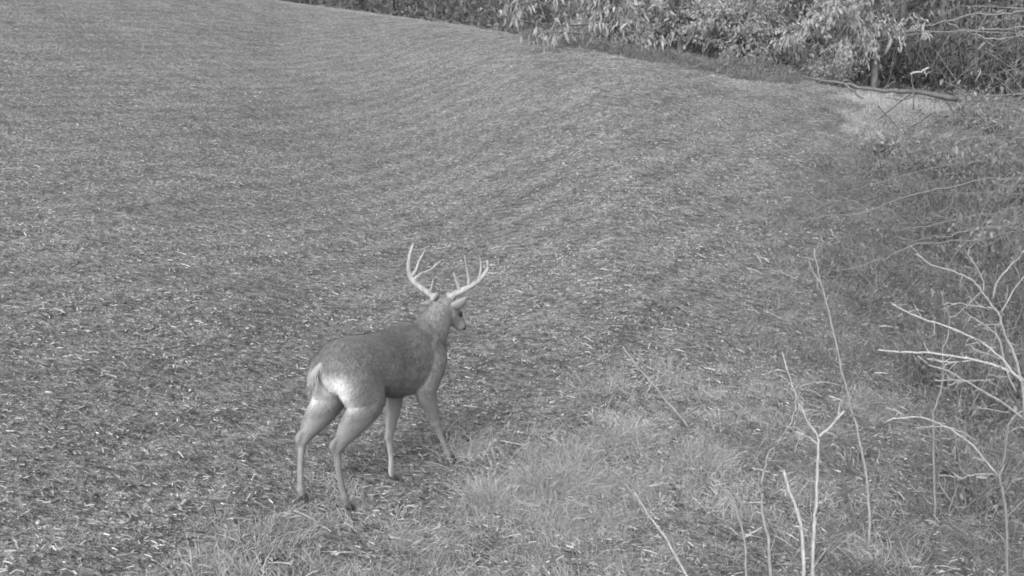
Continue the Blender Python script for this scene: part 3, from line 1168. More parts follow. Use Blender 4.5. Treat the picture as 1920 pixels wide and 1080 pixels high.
# ------------------------------------------------------------------ bare saplings and stems in the near right
PALE, MID, DULL = M_TWIG_PALE, M_TWIG_MID, M_TWIG_DULL
poly_thing('bare_sapling', 'tall thin bare sapling leaning left, forked only at its very top', 'sapling', 6.6,
           [([(1527, 466), (1533, 500), (1538, 530), (1549, 560), (1562, 620), (1578, 690), (1594, 760), (1608, 810), (1617, 850), (1624, 890), (1628, 940), (1630, 975)], 3, 9, MID),
            ([(1516, 491), (1526, 512), (1537, 530)], 2.5, 4, MID), ([(1553, 552), (1550, 562)], 2, 3)], MID)
poly_thing('bare_sapling', 'forked bare sapling shaped like a Y, nearest stem at the bottom of the picture', 'sapling', 5.0,
           [([(1467, 660), (1478, 700), (1492, 737), (1506, 772), (1520, 800), (1534, 818), (1533, 840), (1532, 880), (1531, 930), (1528, 970), (1526, 1008), (1523, 1085)], 3, 12, PALE),
            ([(1583, 770), (1562, 793), (1548, 808), (1535, 818)], 5, 8, PALE), ([(1491, 809), (1506, 814), (1520, 823), (1532, 833)], 4, 7, PALE),
            ([(1550, 935), (1540, 941), (1531, 943)], 3, 5, PALE), ([(1492, 737), (1493, 765), (1484, 790), (1464, 822), (1456, 834)], 6, 3, MID),
            ([(1499, 727), (1515, 719), (1540, 716), (1566, 720), (1590, 731)], 4, 2, MID)], PALE)
poly_thing('cut_stem', 'straight bright cut stem just left of the Y-shaped sapling', 'stem', 4.9,
           [([(1469, 881), (1478, 912), (1488, 940), (1497, 965), (1502, 985), (1505, 1010), (1507, 1085)], 8, 11)], PALE)
poly_thing('bare_sapling', 'slender sapling with a curved lower stem left of the straight cut stem', 'sapling', 5.4,
           [([(1452, 838), (1440, 850), (1434, 875), (1429, 910), (1428, 945), (1434, 985), (1440, 1010), (1446, 1090)], 3, 11), ([(1410, 895), (1420, 908), (1428, 925)], 3, 6)], MID)
poly_thing('dead_stem', 'short bright dead stem leaning left at the bottom edge, alone in the grass', 'stem', 5.6,
           [([(1189, 923), (1205, 948), (1222, 973), (1238, 995), (1250, 1010), (1290, 1085)], 5, 8)], PALE)
poly_thing('dead_stem', 'long thin dead stem leaning left behind the pale grass tufts', 'stem', 8.2,
           [([(1168, 649), (1185, 674), (1210, 705), (1240, 740), (1262, 765), (1285, 795), (1305, 826)], 5, 6)], MID)
poly_thing('dead_stem', 'dull curved stem rising at the bottom left of the slender sapling', 'stem', 5.5,
           [([(1352, 915), (1370, 935), (1383, 965), (1395, 1010), (1400, 1090)], 4, 7), ([(1428, 988), (1410, 1000), (1397, 1008)], 4, 5, PALE)], MID)

poly_thing('bare_shrub', 'big bare shrub at the right border with long pale arching branches', 'shrub', 5.6,
           [([(1716, 476), (1748, 497), (1790, 510), (1815, 521), (1838, 543), (1860, 572), (1873, 592), (1886, 628), (1902, 665), (1914, 710), (1921, 760), (1926, 830), (1930, 960), (1932, 1090)], 4, 10, MID),
            ([(1814, 473), (1830, 500), (1840, 520), (1845, 548)], 3, 5, MID),
            ([(1925, 465), (1895, 497), (1872, 525), (1862, 560)], 4, 5, MID),
            ([(1925, 512), (1900, 545), (1876, 588)], 3, 5, MID),
            ([(1773, 568), (1800, 569), (1835, 575), (1864, 578)], 3, 4, MID),
            ([(1838, 548), (1815, 570), (1795, 590), (1780, 596)], 3, 3, DULL),
            ([(1672, 569), (1700, 585), (1735, 600), (1775, 612), (1820, 632), (1850, 648), (1885, 680), (1918, 720)], 3, 7, PALE),
            ([(1700, 585), (1720, 582), (1735, 584)], 3, 2, MID),
            ([(1834, 609), (1860, 609), (1880, 610)], 3, 3, MID),
            ([(1815, 590), (1840, 605), (1862, 622), (1876, 642), (1890, 700), (1905, 735)], 3, 6, MID),
            ([(1647, 656), (1690, 660), (1725, 660), (1760, 663), (1800, 670), (1845, 679), (1870, 687), (1895, 697), (1920, 714)], 4, 8, PALE),
            ([(1738, 672), (1770, 678), (1800, 678), (1825, 676)], 3, 3, PALE),
            ([(1720, 667), (1745, 685), (1775, 694), (1800, 710), (1830, 726), (1860, 743), (1890, 762), (1922, 790)], 4, 6, MID),
            ([(1752, 713), (1790, 713), (1830, 714), (1865, 711)], 3, 3, MID),
            ([(1778, 722), (1800, 715), (1830, 713)], 2.5, 3, MID),
            ([(1810, 645), (1830, 655), (1860, 668), (1882, 674)], 3, 4, MID),
            ([(1820, 653), (1848, 668), (1870, 682)], 3, 4, DULL),
            ([(1852, 703), (1870, 706), (1890, 707)], 3, 3, MID)], PALE)
poly_thing('bare_shrub', 'leafless shrub at the lower right corner with a crooked stem and pale hanging leaves', 'shrub', 5.9,
           [([(1922, 768), (1905, 778), (1893, 792), (1889, 810), (1886, 840), (1882, 870), (1874, 895), (1880, 920), (1886, 960), (1888, 1010), (1888, 1090)], 7, 8, DULL),
            ([(1922, 800), (1905, 803), (1891, 812)], 6, 5, DULL),
            ([(1661, 790), (1685, 784), (1715, 782), (1745, 787), (1770, 800), (1800, 816), (1830, 842), (1874, 895)], 4, 5, PALE),
            ([(1663, 764), (1680, 770), (1697, 779)], 3, 3, PALE),
            ([(1718, 802), (1745, 801), (1776, 801), (1800, 810), (1833, 826)], 3, 4, MID),
            ([(1760, 892), (1785, 892), (1800, 897), (1815, 893), (1850, 888), (1874, 893)], 3, 4, MID),
            ([(1833, 763), (1865, 770), (1893, 773)], 3, 3, MID)], MID)
sh = [o for o in COL.objects if o.name.startswith('bare_shrub')][-1]
shb = np.array(sh.location)
rr = np.random.default_rng(17)
for (lx, ly, s, rot) in ((1826, 856, .075, 0.4), (1820, 866, .05, 1.9), (1856, 806, .04, 0.3), (1808, 898, .06, 3.3), (1830, 893, .06, 0.1), (1896, 901, .095, -0.2), (1832, 826, .03, 2)):
    lf = link('leaf', LEAF_MESHES[(lx // 3) % 4], None, sh)
    lf.location = at(lx, ly, 5.85) - shb
    lf.rotation_euler = (1.2 + rr.uniform(-.3, .3), rot, rr.uniform(-.5, .5))
    lf.scale = (s, s, s)
poly_thing('bare_sapling', 'faint thin upright sapling behind the arching branches of the big shrub', 'sapling', 7.2,
           [([(1764, 545), (1770, 570), (1780, 596), (1778, 625), (1768, 660), (1768, 700), (1766, 725), (1755, 760), (1749, 785), (1750, 830), (1752, 900), (1753, 960), (1752, 1010)], 3, 8, DULL),
            ([(1840, 548), (1815, 572), (1795, 590), (1781, 597)], 3, 4, DULL)], DULL)

# ------------------------------------------------------------------ grass tufts one can tell apart
def tuft(label, px, py, w, h, n, seed, tone=(0.30, 0.46)):
    r = np.random.default_rng(seed)
    global RNG
    RNG = r
    c = ground_hit(px, py)
    n = n * 3
    b = r.normal(0, w * 0.34, (n, 2))
    base = np.c_[b, np.full(n, -0.01)]
    d = np.c_[b / w * 1.3 + r.normal(0, 0.5, (n, 2)), np.ones(n)]
    V, Fq, S = strips(base, d, (0.25 + 0.85 * r.random(n) ** 1.4) * h * 0.7, 0.0012 + 0.0032 * r.random(n) ** 2, r.uniform(0.3, 1.4, n), r.uniform(*tone, n), (1, 0.9, 0.65, 0.4, 0.08))
    me = big_mesh('grass_tuft', [(V, Fq, S)])
    o = link('grass_tuft', me, M_GRASS, None, tuple(c))
    tag(o, label, 'grass tuft', 'pale grass tufts beside the deer')
    return o


tuft('wispy pale grass tuft just right of the deer, leftmost of the tufts', 905, 930, 0.26, 0.46, 900, 901)
tuft('largest pale grass tuft, a rounded mound right of the wispy one', 1040, 900, 0.42, 0.5, 1500, 902)
tuft('flattened pale grass tuft at the foot of the largest mound', 1010, 960, 0.36, 0.3, 900, 903)
tuft('pale grass tuft behind the largest mound, where the long thin stem begins', 1165, 815, 0.42, 0.36, 900, 904)
tuft('low spreading pale grass tuft between the mound and the short bright stem', 1150, 905, 0.4, 0.28, 800, 905)
tuft('thin grass tuft near the bottom edge under the deer', 730, 1000, 0.4, 0.2, 600, 906)
tuft('pale grass tuft at the foot of the long leaning stem', 1310, 850, 0.4, 0.32, 700, 907)

# ------------------------------------------------------------------ sticks and fallen leaves on the ground one can pick out
def ground_stick(label, pts, w, mat=M_TWIG_PALE, lift=0.02):
    G = [ground_hit(*p) + [0, 0, lift] for p in pts]
    C = resample(G, 9)
    base = C[0].copy()
    mb = MB()
    Y = base[1]
    rr = np.random.default_rng(len(label))
    mb.add(*tube_vf(C - base, np.linspace(w, w * 0.6, 9) * 0.5 * Y / F, 6, 0.06, rr))
    o = link('stick', mb.mesh('stick'), mat, None, tuple(base))
    tag(o, label, 'stick', 'sticks lying on the field')


ground_stick('bright bare twig lying below the hind legs of the deer', [(552, 963), (575, 973), (600, 988), (622, 1003)], 5)
ground_stick('small crooked twig lying by the bottom edge left of the deer', [(225, 985), (238, 985), (246, 976), (240, 968)], 4)
ground_stick('short upright-looking straw beside the near hind hoof', [(632, 958), (638, 968), (642, 978)], 4)
ground_stick('thin straw lying beyond the left hind hoof', [(549, 946), (560, 938), (570, 932)], 4)
ground_stick('pale straw lying on the ground behind the front hoof', [(705, 921), (722, 917), (735, 919)], 4)
ground_stick('long pale twig lying in front of the grass mound', [(1060, 940), (1085, 948), (1112, 954), (1140, 954)], 4)
ground_stick('thin pale twig lying behind the wispy grass tuft', [(938, 831), (960, 835), (984, 840)], 4)
ground_stick('bent pale straw lying near the lower left edge', [(60, 995), (80, 986), (110, 975)], 3, M_TWIG_MID)


ground_stick('thin dark dead twig crossing the bright grass below the fallen limb, leaning right', [(1712, 190), (1690, 208), (1662, 232), (1645, 246)], 2.5, M_BARK_DARK, 0.22)
ground_stick('thin dark dead twig leaning left across the other one in the bright grass', [(1645, 218), (1660, 235), (1675, 252), (1688, 266)], 2.5, M_BARK_DARK, 0.2)
ground_stick('thicker dark dead stick lying below the crossed twigs', [(1775, 237), (1755, 248), (1738, 257), (1722, 266)], 4, M_BARK_DARK, 0.2)
ground_stick('dark dead stick lying above the thicker one by the crossed twigs', [(1745, 232), (1725, 247), (1700, 262)], 3, M_BARK_DARK, 0.2)


def ground_leaf(label, px, py, s, rot, m=2):
    c = ground_hit(px, py)
    o = link('fallen_leaf', LEAF_MESHES[m], None, None, (c[0], c[1], c[2] + 0.035))
    o.rotation_euler = (0.15, -0.3, rot)
    o.scale = (s, s * 1.5, s)
    tag(o, label, 'leaf', 'fallen leaves lying on the field')


ground_leaf('broad pale fallen leaf left of the deer, left one of a pair', 308, 700, 0.17, 1.0, 3)
ground_leaf('small rounded pale leaf lying right beside the broad one left of the deer', 330, 695, 0.10, 0.2, 3)
ground_leaf('curled fallen leaf at the left border near the bottom', 40, 822, 0.10, 0.6)
ground_leaf('pale fallen leaf lying on dark soil at the left border, above the curled one', 58, 597, 0.10, 0.2)
ground_leaf('small bright leaf lying in the field far left of the antlers', 254, 518, 0.11, 0.4, 3)
ground_leaf('curled bright leaf lying left of the deer below the pair of leaves', 340, 826, 0.08, 0.3)

# ------------------------------------------------------------------ the deer
G0 = np.array([-1.03, 6.50])
BD = np.array([0.557, 0.8305])                   # the way the deer walks
RD = np.array([0.8305, -0.557])                  # its right
HB, HF = float(gz(-1.03, 6.5)), float(gz(-0.66, 7.05))


def loc(s, r, h):
    """deer frame -> world"""
    q = G0 + BD * s + RD * r
    return np.array([q[0], q[1], HB + (HF - HB) * min(max(s / 0.67, -0.3), 1.3) + h])


def onside(px, py, c):
    """point seen at this pixel that lies c metres right of the deer's middle plane"""
    d = ray(px, py)
    o = np.array([0, 0, H])
    k = (c - np.dot(o[:2] - G0, RD)) / np.dot(d[:2], RD)
    return o + d * k


R3 = np.array([RD[0], RD[1], 0])
B3 = np.array([BD[0], BD[1], 0])


def loft(P, HH, HW, lat=R3, n=20, sub=4):
    """closed tube with elliptical sections: HH in the walking plane, HW sideways"""
    P = np.asarray(P, float)
    m = (len(P) - 1) * sub + 1
    C = resample(P, m)
    tt = np.linspace(0, len(P) - 1, m)
    hh = np.interp(tt, range(len(P)), HH)
    hw = np.interp(tt, range(len(P)), HW)
    T = np.gradient(C, axis=0)
    T /= np.linalg.norm(T, axis=1)[:, None]
    Lt = lat[None, :] - T * (T @ lat)[:, None]
    Lt /= np.linalg.norm(Lt, axis=1)[:, None]
    U = np.cross(Lt, T)
    an = np.arange(n) * 2 * math.pi / n
    V = C[:, None, :] + (hw[:, None] * np.cos(an))[:, :, None] * Lt[:, None, :] + (hh[:, None] * np.sin(an))[:, :, None] * U[:, None, :]
    V = V.reshape(-1, 3)
    e0 = C[0] - T[0] * min(hh[0], hw[0]) * 0.6
    e1 = C[-1] + T[-1] * min(hh[-1], hw[-1]) * 0.6
    V = np.vstack([V, e0, e1])
    fs = []
    for i in range(m - 1):
        for j in range(n):
            j2 = (j + 1) % n
            fs.append((i * n + j, i * n + j2, (i + 1) * n + j2, (i + 1) * n + j))
    for j in range(n):
        j2 = (j + 1) % n
        fs.append((m * n, j2, j))
        fs.append((m * n + 1, (m - 1) * n + j, (m - 1) * n + j2))
    return V, fs


DEER_POS = np.array([float(loc(0.3, 0, 0)[0]), float(loc(0.3, 0, 0)[1]), float(gz(*loc(0.3, 0, 0)[:2]))])
deer = thing('deer', 'antlered whitetail buck walking away across the field, head turned to the right', 'deer', tuple(DEER_POS))

POLL = onside(832, 566, 0.03)
NOSE = onside(866, 612, 0.075)
HDIR = (NOSE - POLL) / np.linalg.norm(NOSE - POLL)
HLEN = float(np.linalg.norm(NOSE - POLL))
HL = np.cross(HDIR, [0, 0, 1.0])
HL /= np.linalg.norm(HL)                          # head's right
HU = np.cross(HL, HDIR)                           # top of the face
HOOVES = {}


def deer_body():
    body = MB()

    def add(P, hh, hw, **k):
        V, f = loft(P, hh, hw, **k)
        body.add(V - DEER_POS, f)
    # trunk
    S = [(-.195, .865, .065, .060), (-.14, .868, .135, .130), (-.06, .870, .175, .170), (.06, .865, .185, .182), (.20, .845, .192, .178),
         (.34, .822, .212, .186), (.48, .802, .230, .190), (.61, .798, .240, .180), (.74, .812, .225, .155), (.86, .850, .160, .112)]
    add([loc(s, 0, h) for s, h, a, b in S], [q[2] for q in S], [q[3] for q in S])
    # withers and rump ridge
    add([loc(.40, 0, .990), loc(.50, 0, 1.018), loc(.60, 0, 1.018), loc(.68, 0, 1.0)], [.03, .045, .042, .03], [.05, .065, .06, .05])
    # neck, thick in the rut
    nb = loc(.74, 0, .865)
    n2 = POLL - HDIR * 0.02 - np.array([0, 0, 0.045])
    mid = nb * 0.5 + n2 * 0.5 - np.array([0, 0, 0.035])
    add([nb, nb * .72 + n2 * .28 - [0, 0, .02], mid, nb * .22 + n2 * .78 - [0, 0, .022], n2], [.185, .170, .145, .118, .090], [.132, .120, .102, .087, .070])
    # brisket
    add([loc(.64, 0, .66), loc(.82, 0, .75), loc(.92, 0.01, .89)], [.12, .12, .08], [.115, .105, .07])
    # head
    hs = [(-.02, .070, .060, -.01), (.05, .078, .068, -.012), (.12, .072, .064, -.014), (.18, .056, .050, -.012), (.25, .042, .037, -.006), (.31, .035, .033, -.004)]
    k = HLEN / .31
    add([POLL + HDIR * s * k + HU * u for s, a, b, u in hs], [q[1] for q in hs], [q[2] for q in hs], lat=HL)
    # jaw
    add([POLL + HDIR * .10 * k - HU * .055, POLL + HDIR * .20 * k - HU * .042, POLL + HDIR * .285 * k - HU * .024], [.030, .020, .015], [.036, .024, .018], lat=HL)
    # hind legs
    def hind(c, hock, cannon, fet, hoof, st_s, hs=0.0):
        sg = 1 if c > 0 else -1
        hip = loc(-0.01, 0.082 * sg, .90)
        th = loc(0.0 + hs, 0.105 * sg, .78)
        sti = loc(st_s, 0.115 * sg, .655)
        gk = sti * .48 + hock * .52 - B3 * 0.012
        gk2 = sti * .18 + hock * .82 - B3 * 0.006
        add([hip, th, sti, gk, gk2, hock], [.165, .160, .132, .092, .054, .039], [.098, .096, .080, .060, .039, .030])
        # tendon of the hock
        add([gk - B3 * 0.03, hock - B3 * 0.032 + [0, 0, .04], hock - B3 * .016 - [0, 0, .015]], [.013, .021, .018], [.012, .018, .018], n=10)
        pst = fet * .45 + hoof * .55
        add([hock, hock * .75 + cannon * .25, cannon, fet * .85 + cannon * .15, fet, pst], [.037, .027, .022, .022, .029, .022], [.030, .023, .019, .020, .026, .021], n=14)
    rh = [onside(631, 842, .125), onside(636, 890, .125), onside(645, 930, .125), onside(655, 957, .125)]
    lh = [onside(566, 828, -.10), onside(563, 872, -.10), onside(563, 915, -.10), onside(569, 938, -.10)]
    hind(.12, *rh, .085)
    hind(-.10, *lh, -.02, -.04)
    # fore legs
    def fore(c, elbow, knee, cannon, fet, hoof, sh):
        sg = 1 if c > 0 else -1
        add([loc(sh + .02, .105 * sg, .91), loc(sh + .06, .118 * sg, .78), elbow, elbow * .5 + knee * .5, knee * .85 + elbow * .15], [.11, .13, .10, .058, .036], [.045, .065, .06, .043, .029])
        pst = fet * .45 + hoof * .55
        add([knee * .85 + elbow * .15, knee, knee * .8 + cannon * .2, cannon, fet * .85 + cannon * .15, fet, pst], [.033, .037, .026, .019, .020, .026, .020], [.028, .032, .023, .018, .018, .024, .019], n=14)
    rf = [onside(817, 793, .09), onside(829, 824, .085), onside(838, 846, .08), onside(847, 862, .08)]
    lf = [onside(730, 820, -.05), onside(733, 855, -.03), onside(734, 880, -.01), onside(736, 902, .0)]
    fore(.10, loc(.65, .118, .615), *rf, .67)
    fore(-.10, loc(.60, -.105, .60), *lf, .63)
    HOOVES.update(rh=rh, lh=lh, rf=rf, lf=lf)
    me = body.mesh('deer_body_raw')
    tmp = bpy.data.objects.new('raw', me)
    COL.objects.link(tmp)
    md = tmp.modifiers.new('r', 'REMESH')
    md.mode = 'VOXEL'
    md.voxel_size = 0.0085
    ms = tmp.modifiers.new('s', 'SMOOTH')
    ms.factor = 0.5
    ms.iterations = 6
    dg = bpy.context.evaluated_depsgraph_get()
    out = bpy.data.meshes.new_from_object(tmp.evaluated_get(dg))
    bpy.data.objects.remove(tmp)
    out.name = 'body'
    return out


body_me = deer_body()
nv = len(body_me.vertices)
co = np.zeros(nv * 3)
body_me.vertices.foreach_get('co', co)
nor = np.zeros(nv * 3)
body_me.vertices.foreach_get('normal', nor)
nor = nor.reshape(-1, 3)
W = co.reshape(-1, 3) + DEER_POS
s_ = (W[:, :2] - G0) @ BD
r_ = (W[:, :2] - G0) @ RD
h_ = W[:, 2] - HB - (HF - HB) * np.clip(s_ / 0.67, -0.3, 1.3)


h_ = h_ * 0.876


def blob(c, rad):
    d = np.linalg.norm((W - np.asarray(c)) / np.asarray(rad), axis=1)
    return np.clip(1.35 - d, 0, 1)


nb_ = nor @ B3
nr_ = nor @ R3
# the coat's own greys: dark back, paler flanks and legs, white rump, throat, belly and inner legs
tone = 0.142 + 0.056 * sstep(0.86, 0.62, h_) + 0.065 * sstep(0.72, 0.85, s_)
tone -= 0.02 * sstep(0.62, 0.45, h_)
tone += 0.015 * np.exp(-((s_ + 0.03) / 0.16) ** 2) * sstep(0.88, 0.75, h_)
tone += 0.03 * np.exp(-((s_ - 0.66) / 0.10) ** 2) * sstep(0.85, 0.7, h_)
tone -= 0.045 * np.exp(-((s_ - 0.36) / 0.12) ** 2) * sstep(0.45, 0.55, h_)
rump = sstep(-0.1, 0.25, -nb_) * sstep(0.01, -0.09, s_) * sstep(0.79, 0.69, h_) * sstep(0.50, 0.62, h_) * sstep(0.21, 0.12, np.abs(r_ + 0.01))
tone = tone * (1 - rump) + 0.62 * rump
inner = sstep(0.05, 0.5, np.where(r_ > 0, -nr_, nr_)) * sstep(0.62, 0.52, h_) * sstep(0.1, 0.3, h_ + 0.15)
tone = tone * (1 - 0.75 * inner) + 0.25 * 0.75 * inner
lfm = sstep(0.1, -0.02, r_) * sstep(0.25, 0.35, s_) * sstep(0.56, 0.48, h_) * sstep(0.62, 0.2, nr_)
tone = np.maximum(tone, tone * (1 - lfm) + 0.40 * lfm)
thr = blob(POLL + HDIR * .12 - HU * .13, (.10, .10, .09))
tone = tone * (1 - thr * .6) + 0.42 * thr * .6
chk = blob(POLL + HDIR * .09 + HL * .07, (.07, .05, .035))
tone = tone * (1 - .6 * chk) + 0.34 * .6 * chk
muz = blob(NOSE - HDIR * .035 - HU * .01, (.05, .05, .05))
tone = tone * (1 - muz) + 0.36 * muz
fc = blob(POLL + HDIR * .10 + HU * .04, (.10, .10, .09))
tone = tone * (1 - .5 * fc) + 0.26 * .5 * fc
nosep = blob(NOSE + HDIR * .018, (.028, .028, .026))
tone = tone * (1 - nosep) + 0.03 * nosep
a = body_me.attributes.new('shade', 'FLOAT', 'POINT')
a.data.foreach_set('value', tone.astype(np.float32))
body_me.polygons.foreach_set('use_smooth', [True] * len(body_me.polygons))


def furmat(name):
    m, t, o = mat_base(name)
    a = N(t, 'ShaderNodeAttribute', attribute_name='shade')
    tc = N(t, 'ShaderNodeTexCoord')
    n1 = ramp(t, noise(t, 9, 3, tc.outputs['Object']), 0.3, 0.7, 0.90, 1.10)
    n2 = ramp(t, noise(t, 160, 3, tc.outputs['Object'], 0.7), 0.3, 0.7, 0.9, 1.1)
    v = mathn(t, 'MULTIPLY', a.outputs['Fac'], mathn(t, 'MULTIPLY', n1, n2))
    c = N(t, 'ShaderNodeCombineColor')
    for i in range(3):
        t.links.new(v, c.inputs[i])
    p = N(t, 'ShaderNodeBsdfPrincipled')
    p.inputs['Roughness'].default_value = 0.9
    p.inputs['Specular IOR Level'].default_value = 0.1
    p.inputs['Sheen Weight'].default_value = 0.15
    b = N(t, 'ShaderNodeBump')
    b.inputs['Strength'].default_value = 0.35
    b.inputs['Distance'].default_value = 0.006
    t.links.new(n2, b.inputs['Height'])
    t.links.new(b.outputs[0], p.inputs['Normal'])
    t.links.new(c.outputs[0], p.inputs['Base Color'])
    t.links.new(p.outputs[0], o.inputs['Surface'])
    return m


M_FUR = furmat('deer_coat')
M_ANTLER = barkmat('antler_bone', 0.16, 0.36, 22, 0.6)
M_HOOF = plainmat('dark_horn', 0.05, 0.45)
M_EYE = plainmat('dark_eye', 0.02, 0.12)
body = link('body', body_me, M_FUR, deer)

# coat of short hairs lying back along the body
def coat():
    r = np.random.default_rng(55)
    np_ = len(body_me.polygons)
    ar = np.zeros(np_)
    body_me.polygons.foreach_get('area', ar)
    cen = np.zeros(np_ * 3)
    body_me.polygons.foreach_get('center', cen)
    pn = np.zeros(np_ * 3)
    body_me.polygons.foreach_get('normal', pn)
    cen, pn = cen.reshape(-1, 3), pn.reshape(-1, 3)
    n = 110000
    k = r.choice(np_, n, p=ar / ar.sum())
    nn = pn[k]
    flow = -B3 * 0.75 + np.array([0, 0, -0.7])
    flow = flow - nn * (nn @ flow)[:, None]
    flow /= np.linalg.norm(flow, axis=1)[:, None] + 1e-6
    d = flow * 0.9 + nn * 0.20 + r.normal(0, 0.15, (n, 3))
    first = np.zeros(np_, np.int32)
    body_me.polygons.foreach_get('loop_start', first)
    lv = np.zeros(len(body_me.loops), np.int32)
    body_me.loops.foreach_get('vertex_index', lv)
    vi = lv[first[k]]
    hh = h_[vi]
    L = np.where(hh > 0.5, r.uniform(0.010, 0.024, n), r.uniform(0.005, 0.010, n))
    b = cen[k] + r.normal(0, 0.003, (n, 3)) - nn * 0.001
    sh = tone[vi] * r.uniform(0.9, 1.1, n)
    me = big_mesh('fur', [strips(b, d, L, r.uniform(0.0015, 0.0026, n), 0.0, sh, (1, 0.75, 0.1), np.cross(d, nn))])
    o = link('fur', me, M_LITTER, deer)
    o['kind'] = 'stuff'


coat()

# antlers
def antler(base, beam, tines):
    mb = MB()
    B = np.array([onside(*p) for p in beam])
    C = resample(B, 22)
    t = np.linspace(0, 1, 22)
    w = (0.0215 * (1 - t) ** 0.55 + 0.0038) * (1 + 0.10 * np.sin(np.arange(22) * 2.3))
    w[1] *= 1.2
    w[:2] *= 1.35
    mb.add(*tube_vf(C - DEER_POS, w, 9, 0.03, np.random.default_rng(3)))
    for tn in tines:
        T = np.array([onside(*p) for p in tn])
        q = np.argmin(np.linalg.norm(C - T[0], axis=1))
        T[0] = C[q]
        Ct = resample(T, 10)
        mb.add(*tube_vf(Ct - DEER_POS, np.linspace(min(0.0145, w[q]), 0.0035, 10), 8, 0.03, np.random.default_rng(4)))
    link('antler', mb.mesh('antler'), M_ANTLER, deer)


# left antler (c is the sideways distance from the deer's middle plane)
antler(None, [(818, 560, .01), (806, 551, -.04), (791, 541, -.09), (775, 527, -.14), (768, 515, -.17), (766, 495, -.19), (769, 474, -.19), (776, 455, -.18)],
       [[(772, 520, -.16), (780, 506, -.15), (786, 489, -.14), (797, 469, -.13)],
        [(777, 528, -.14), (788, 514, -.12), (806, 506, -.10), (828, 487, -.06)],
        [(808, 551, -.04), (809, 540, -.02), (813, 522, 0)]])
antler(None, [(843, 559, .05), (853, 551, .09), (868, 544, .14), (885, 535, .19), (898, 526, .23), (908, 514, .26), (915, 501, .28), (913, 487, .28)],
       [[(882, 536, .18), (878, 518, .18), (874, 498, .18), (871, 478, .18)],
        [(898, 526, .23), (901, 510, .24), (902, 494, .25), (899, 482, .25)],
        [(862, 546, .13), (856, 528, .12), (850, 510, .11)]])

# ears
def ear(root, tip, wid, face):
    root, tip, face = map(np.asarray, (root, tip, face))
    ax = tip - root
    L = np.linalg.norm(ax)
    ax = ax / L
    sd = np.cross(ax, face)
    sd /= np.linalg.norm(sd)
    fn = np.cross(sd, ax)
    V, fs = [], []
    K, M = 9, 7
    for side in (0, 1):
        for i in range(K):
            t = i / (K - 1)
            w = wid * (math.sin(math.pi * min(0.12 + 0.88 * t, 0.995)) ** 0.75) * (1 - 0.25 * t)
            for j in range(M):
                q = (j / (M - 1) - 0.5) * 2
                cup = (q * q) * w * 0.75 - side * 0.006 * (1 - abs(q) ** 3) * (1 - t * 0.6)
                V.append(root + ax * L * t + sd * q * w * 0.5 + fn * cup - DEER_POS)
    for side in (0, 1):
        o = side * K * M
        for i in range(K - 1):
            for j in range(M - 1):
                a = o + i * M + j
                q = (a, a + 1, a + M + 1, a + M)
                fs.append(q if side else q[::-1])
    for i in range(K - 1):
        for j in (0, M - 1):
            a = i * M + j
            fs.append((a, a + M, a + M + K * M, a + K * M))
    mb = MB()
    mb.add(V, fs, 0.2)
    me = mb.mesh('ear')
    link('ear', me, M_FUR, deer)


FWD = B3 * 0.8 + R3 * 0.3
ear(POLL + HDIR * .015 - HL * .055 + [0, 0, -.005], onside(787, 570, -.17), .085, FWD)
ear(POLL + HDIR * .015 + HL * .055 + [0, 0, -.005], onside(877, 556, .19), .080, FWD)

# eyes
for sg in (-1, 1):
    V, fs = loft([POLL + HDIR * .125 + HU * .028 + HL * sg * .054, POLL + HDIR * .150 + HU * .026 + HL * sg * .050], [.014, .012], [.012, .010], lat=HL, n=12)
    mb = MB()
    mb.add(V - DEER_POS, fs)
    link('eye', mb.mesh('eye'), M_EYE, deer)
# nose pad
V, fs = loft([NOSE + HDIR * .002 + HU * .004, NOSE + HDIR * .024 + HU * .002], [.026, .018], [.028, .022], lat=HL, n=14)
mb = MB()
mb.add(V - DEER_POS, fs)
link('nose', mb.mesh('nose'), M_HOOF, deer)

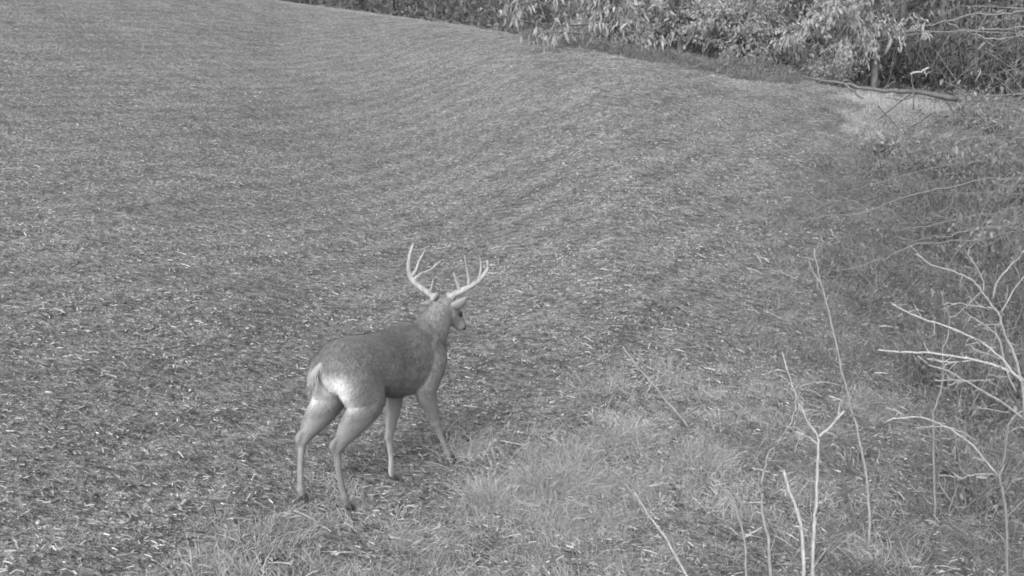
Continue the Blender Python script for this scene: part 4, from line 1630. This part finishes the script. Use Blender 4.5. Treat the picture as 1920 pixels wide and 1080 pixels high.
# tail, hanging, dark above with a white fringe
tb = [loc(-.19, -.01, .92), loc(-.235, -.02, .885), loc(-.256, -.03, .84), loc(-.255, -.042, .79), loc(-.245, -.048, .745)]
V, fs = loft(tb, [.018, .020, .020, .015, .006], [.018, .024, .026, .019, .006], n=14)
mb = MB()
mid = V - DEER_POS
mb.add(mid, fs, [0.2] * len(fs))
me = mb.mesh('tail')
sv = np.array(me.attributes['shade'].data[0].value)
cen = np.array([me.polygons[i].center[:] for i in range(len(me.polygons))])
nrm = np.array([me.polygons[i].normal[:] for i in range(len(me.polygons))])
back = sstep(0.1, -0.35, nrm @ B3 * -1)
me.attributes['shade'].data.foreach_set('value', np.full(len(me.polygons), 0.24).astype(np.float32))
link('tail', me, M_FUR, deer)
# white hairs at the tail's edges
r = np.random.default_rng(66)
RNG = r
n = 400
tv = V[r.integers(0, len(V) - 2, n)]
C = resample(tb, 60)
ci = np.array([C[np.argmin(np.linalg.norm(C - p, axis=1))] for p in tv])
outw = (tv - ci)
outw /= np.linalg.norm(outw, axis=1)[:, None] + 1e-6
sidew = np.abs(outw @ R3)
d = outw * 0.4 + np.array([0, 0, -1.0]) + r.normal(0, 0.15, (n, 3))
o = link('tail_hair', big_mesh('tail_hair', [strips(tv - DEER_POS, d, r.uniform(.02, .05, n), 0.0025, 0.0, np.where(sidew > .7, 0.42, 0.26), (1, .8, .1))]), M_LITTER, bpy.data.objects[[c.name for c in deer.children if c.name.startswith('tail')][0]])
o['kind'] = 'stuff'

# hooves: two toes each
for key, q in HOOVES.items():
    fet, hoof = q[-2], q[-1]
    mb = MB()
    d = hoof - fet
    d /= np.linalg.norm(d)
    for sg in (-1, 1):
        top = fet * .38 + hoof * .62 + R3 * sg * .010
        tip = hoof + R3 * sg * .013 + B3 * .022
        V, fs = loft([top, top * .4 + tip * .6, tip], [.019, .021, .010], [.011, .013, .006], n=10)
        mb.add(V - DEER_POS, fs)
    link('hoof', mb.mesh('hoof'), M_HOOF, deer)
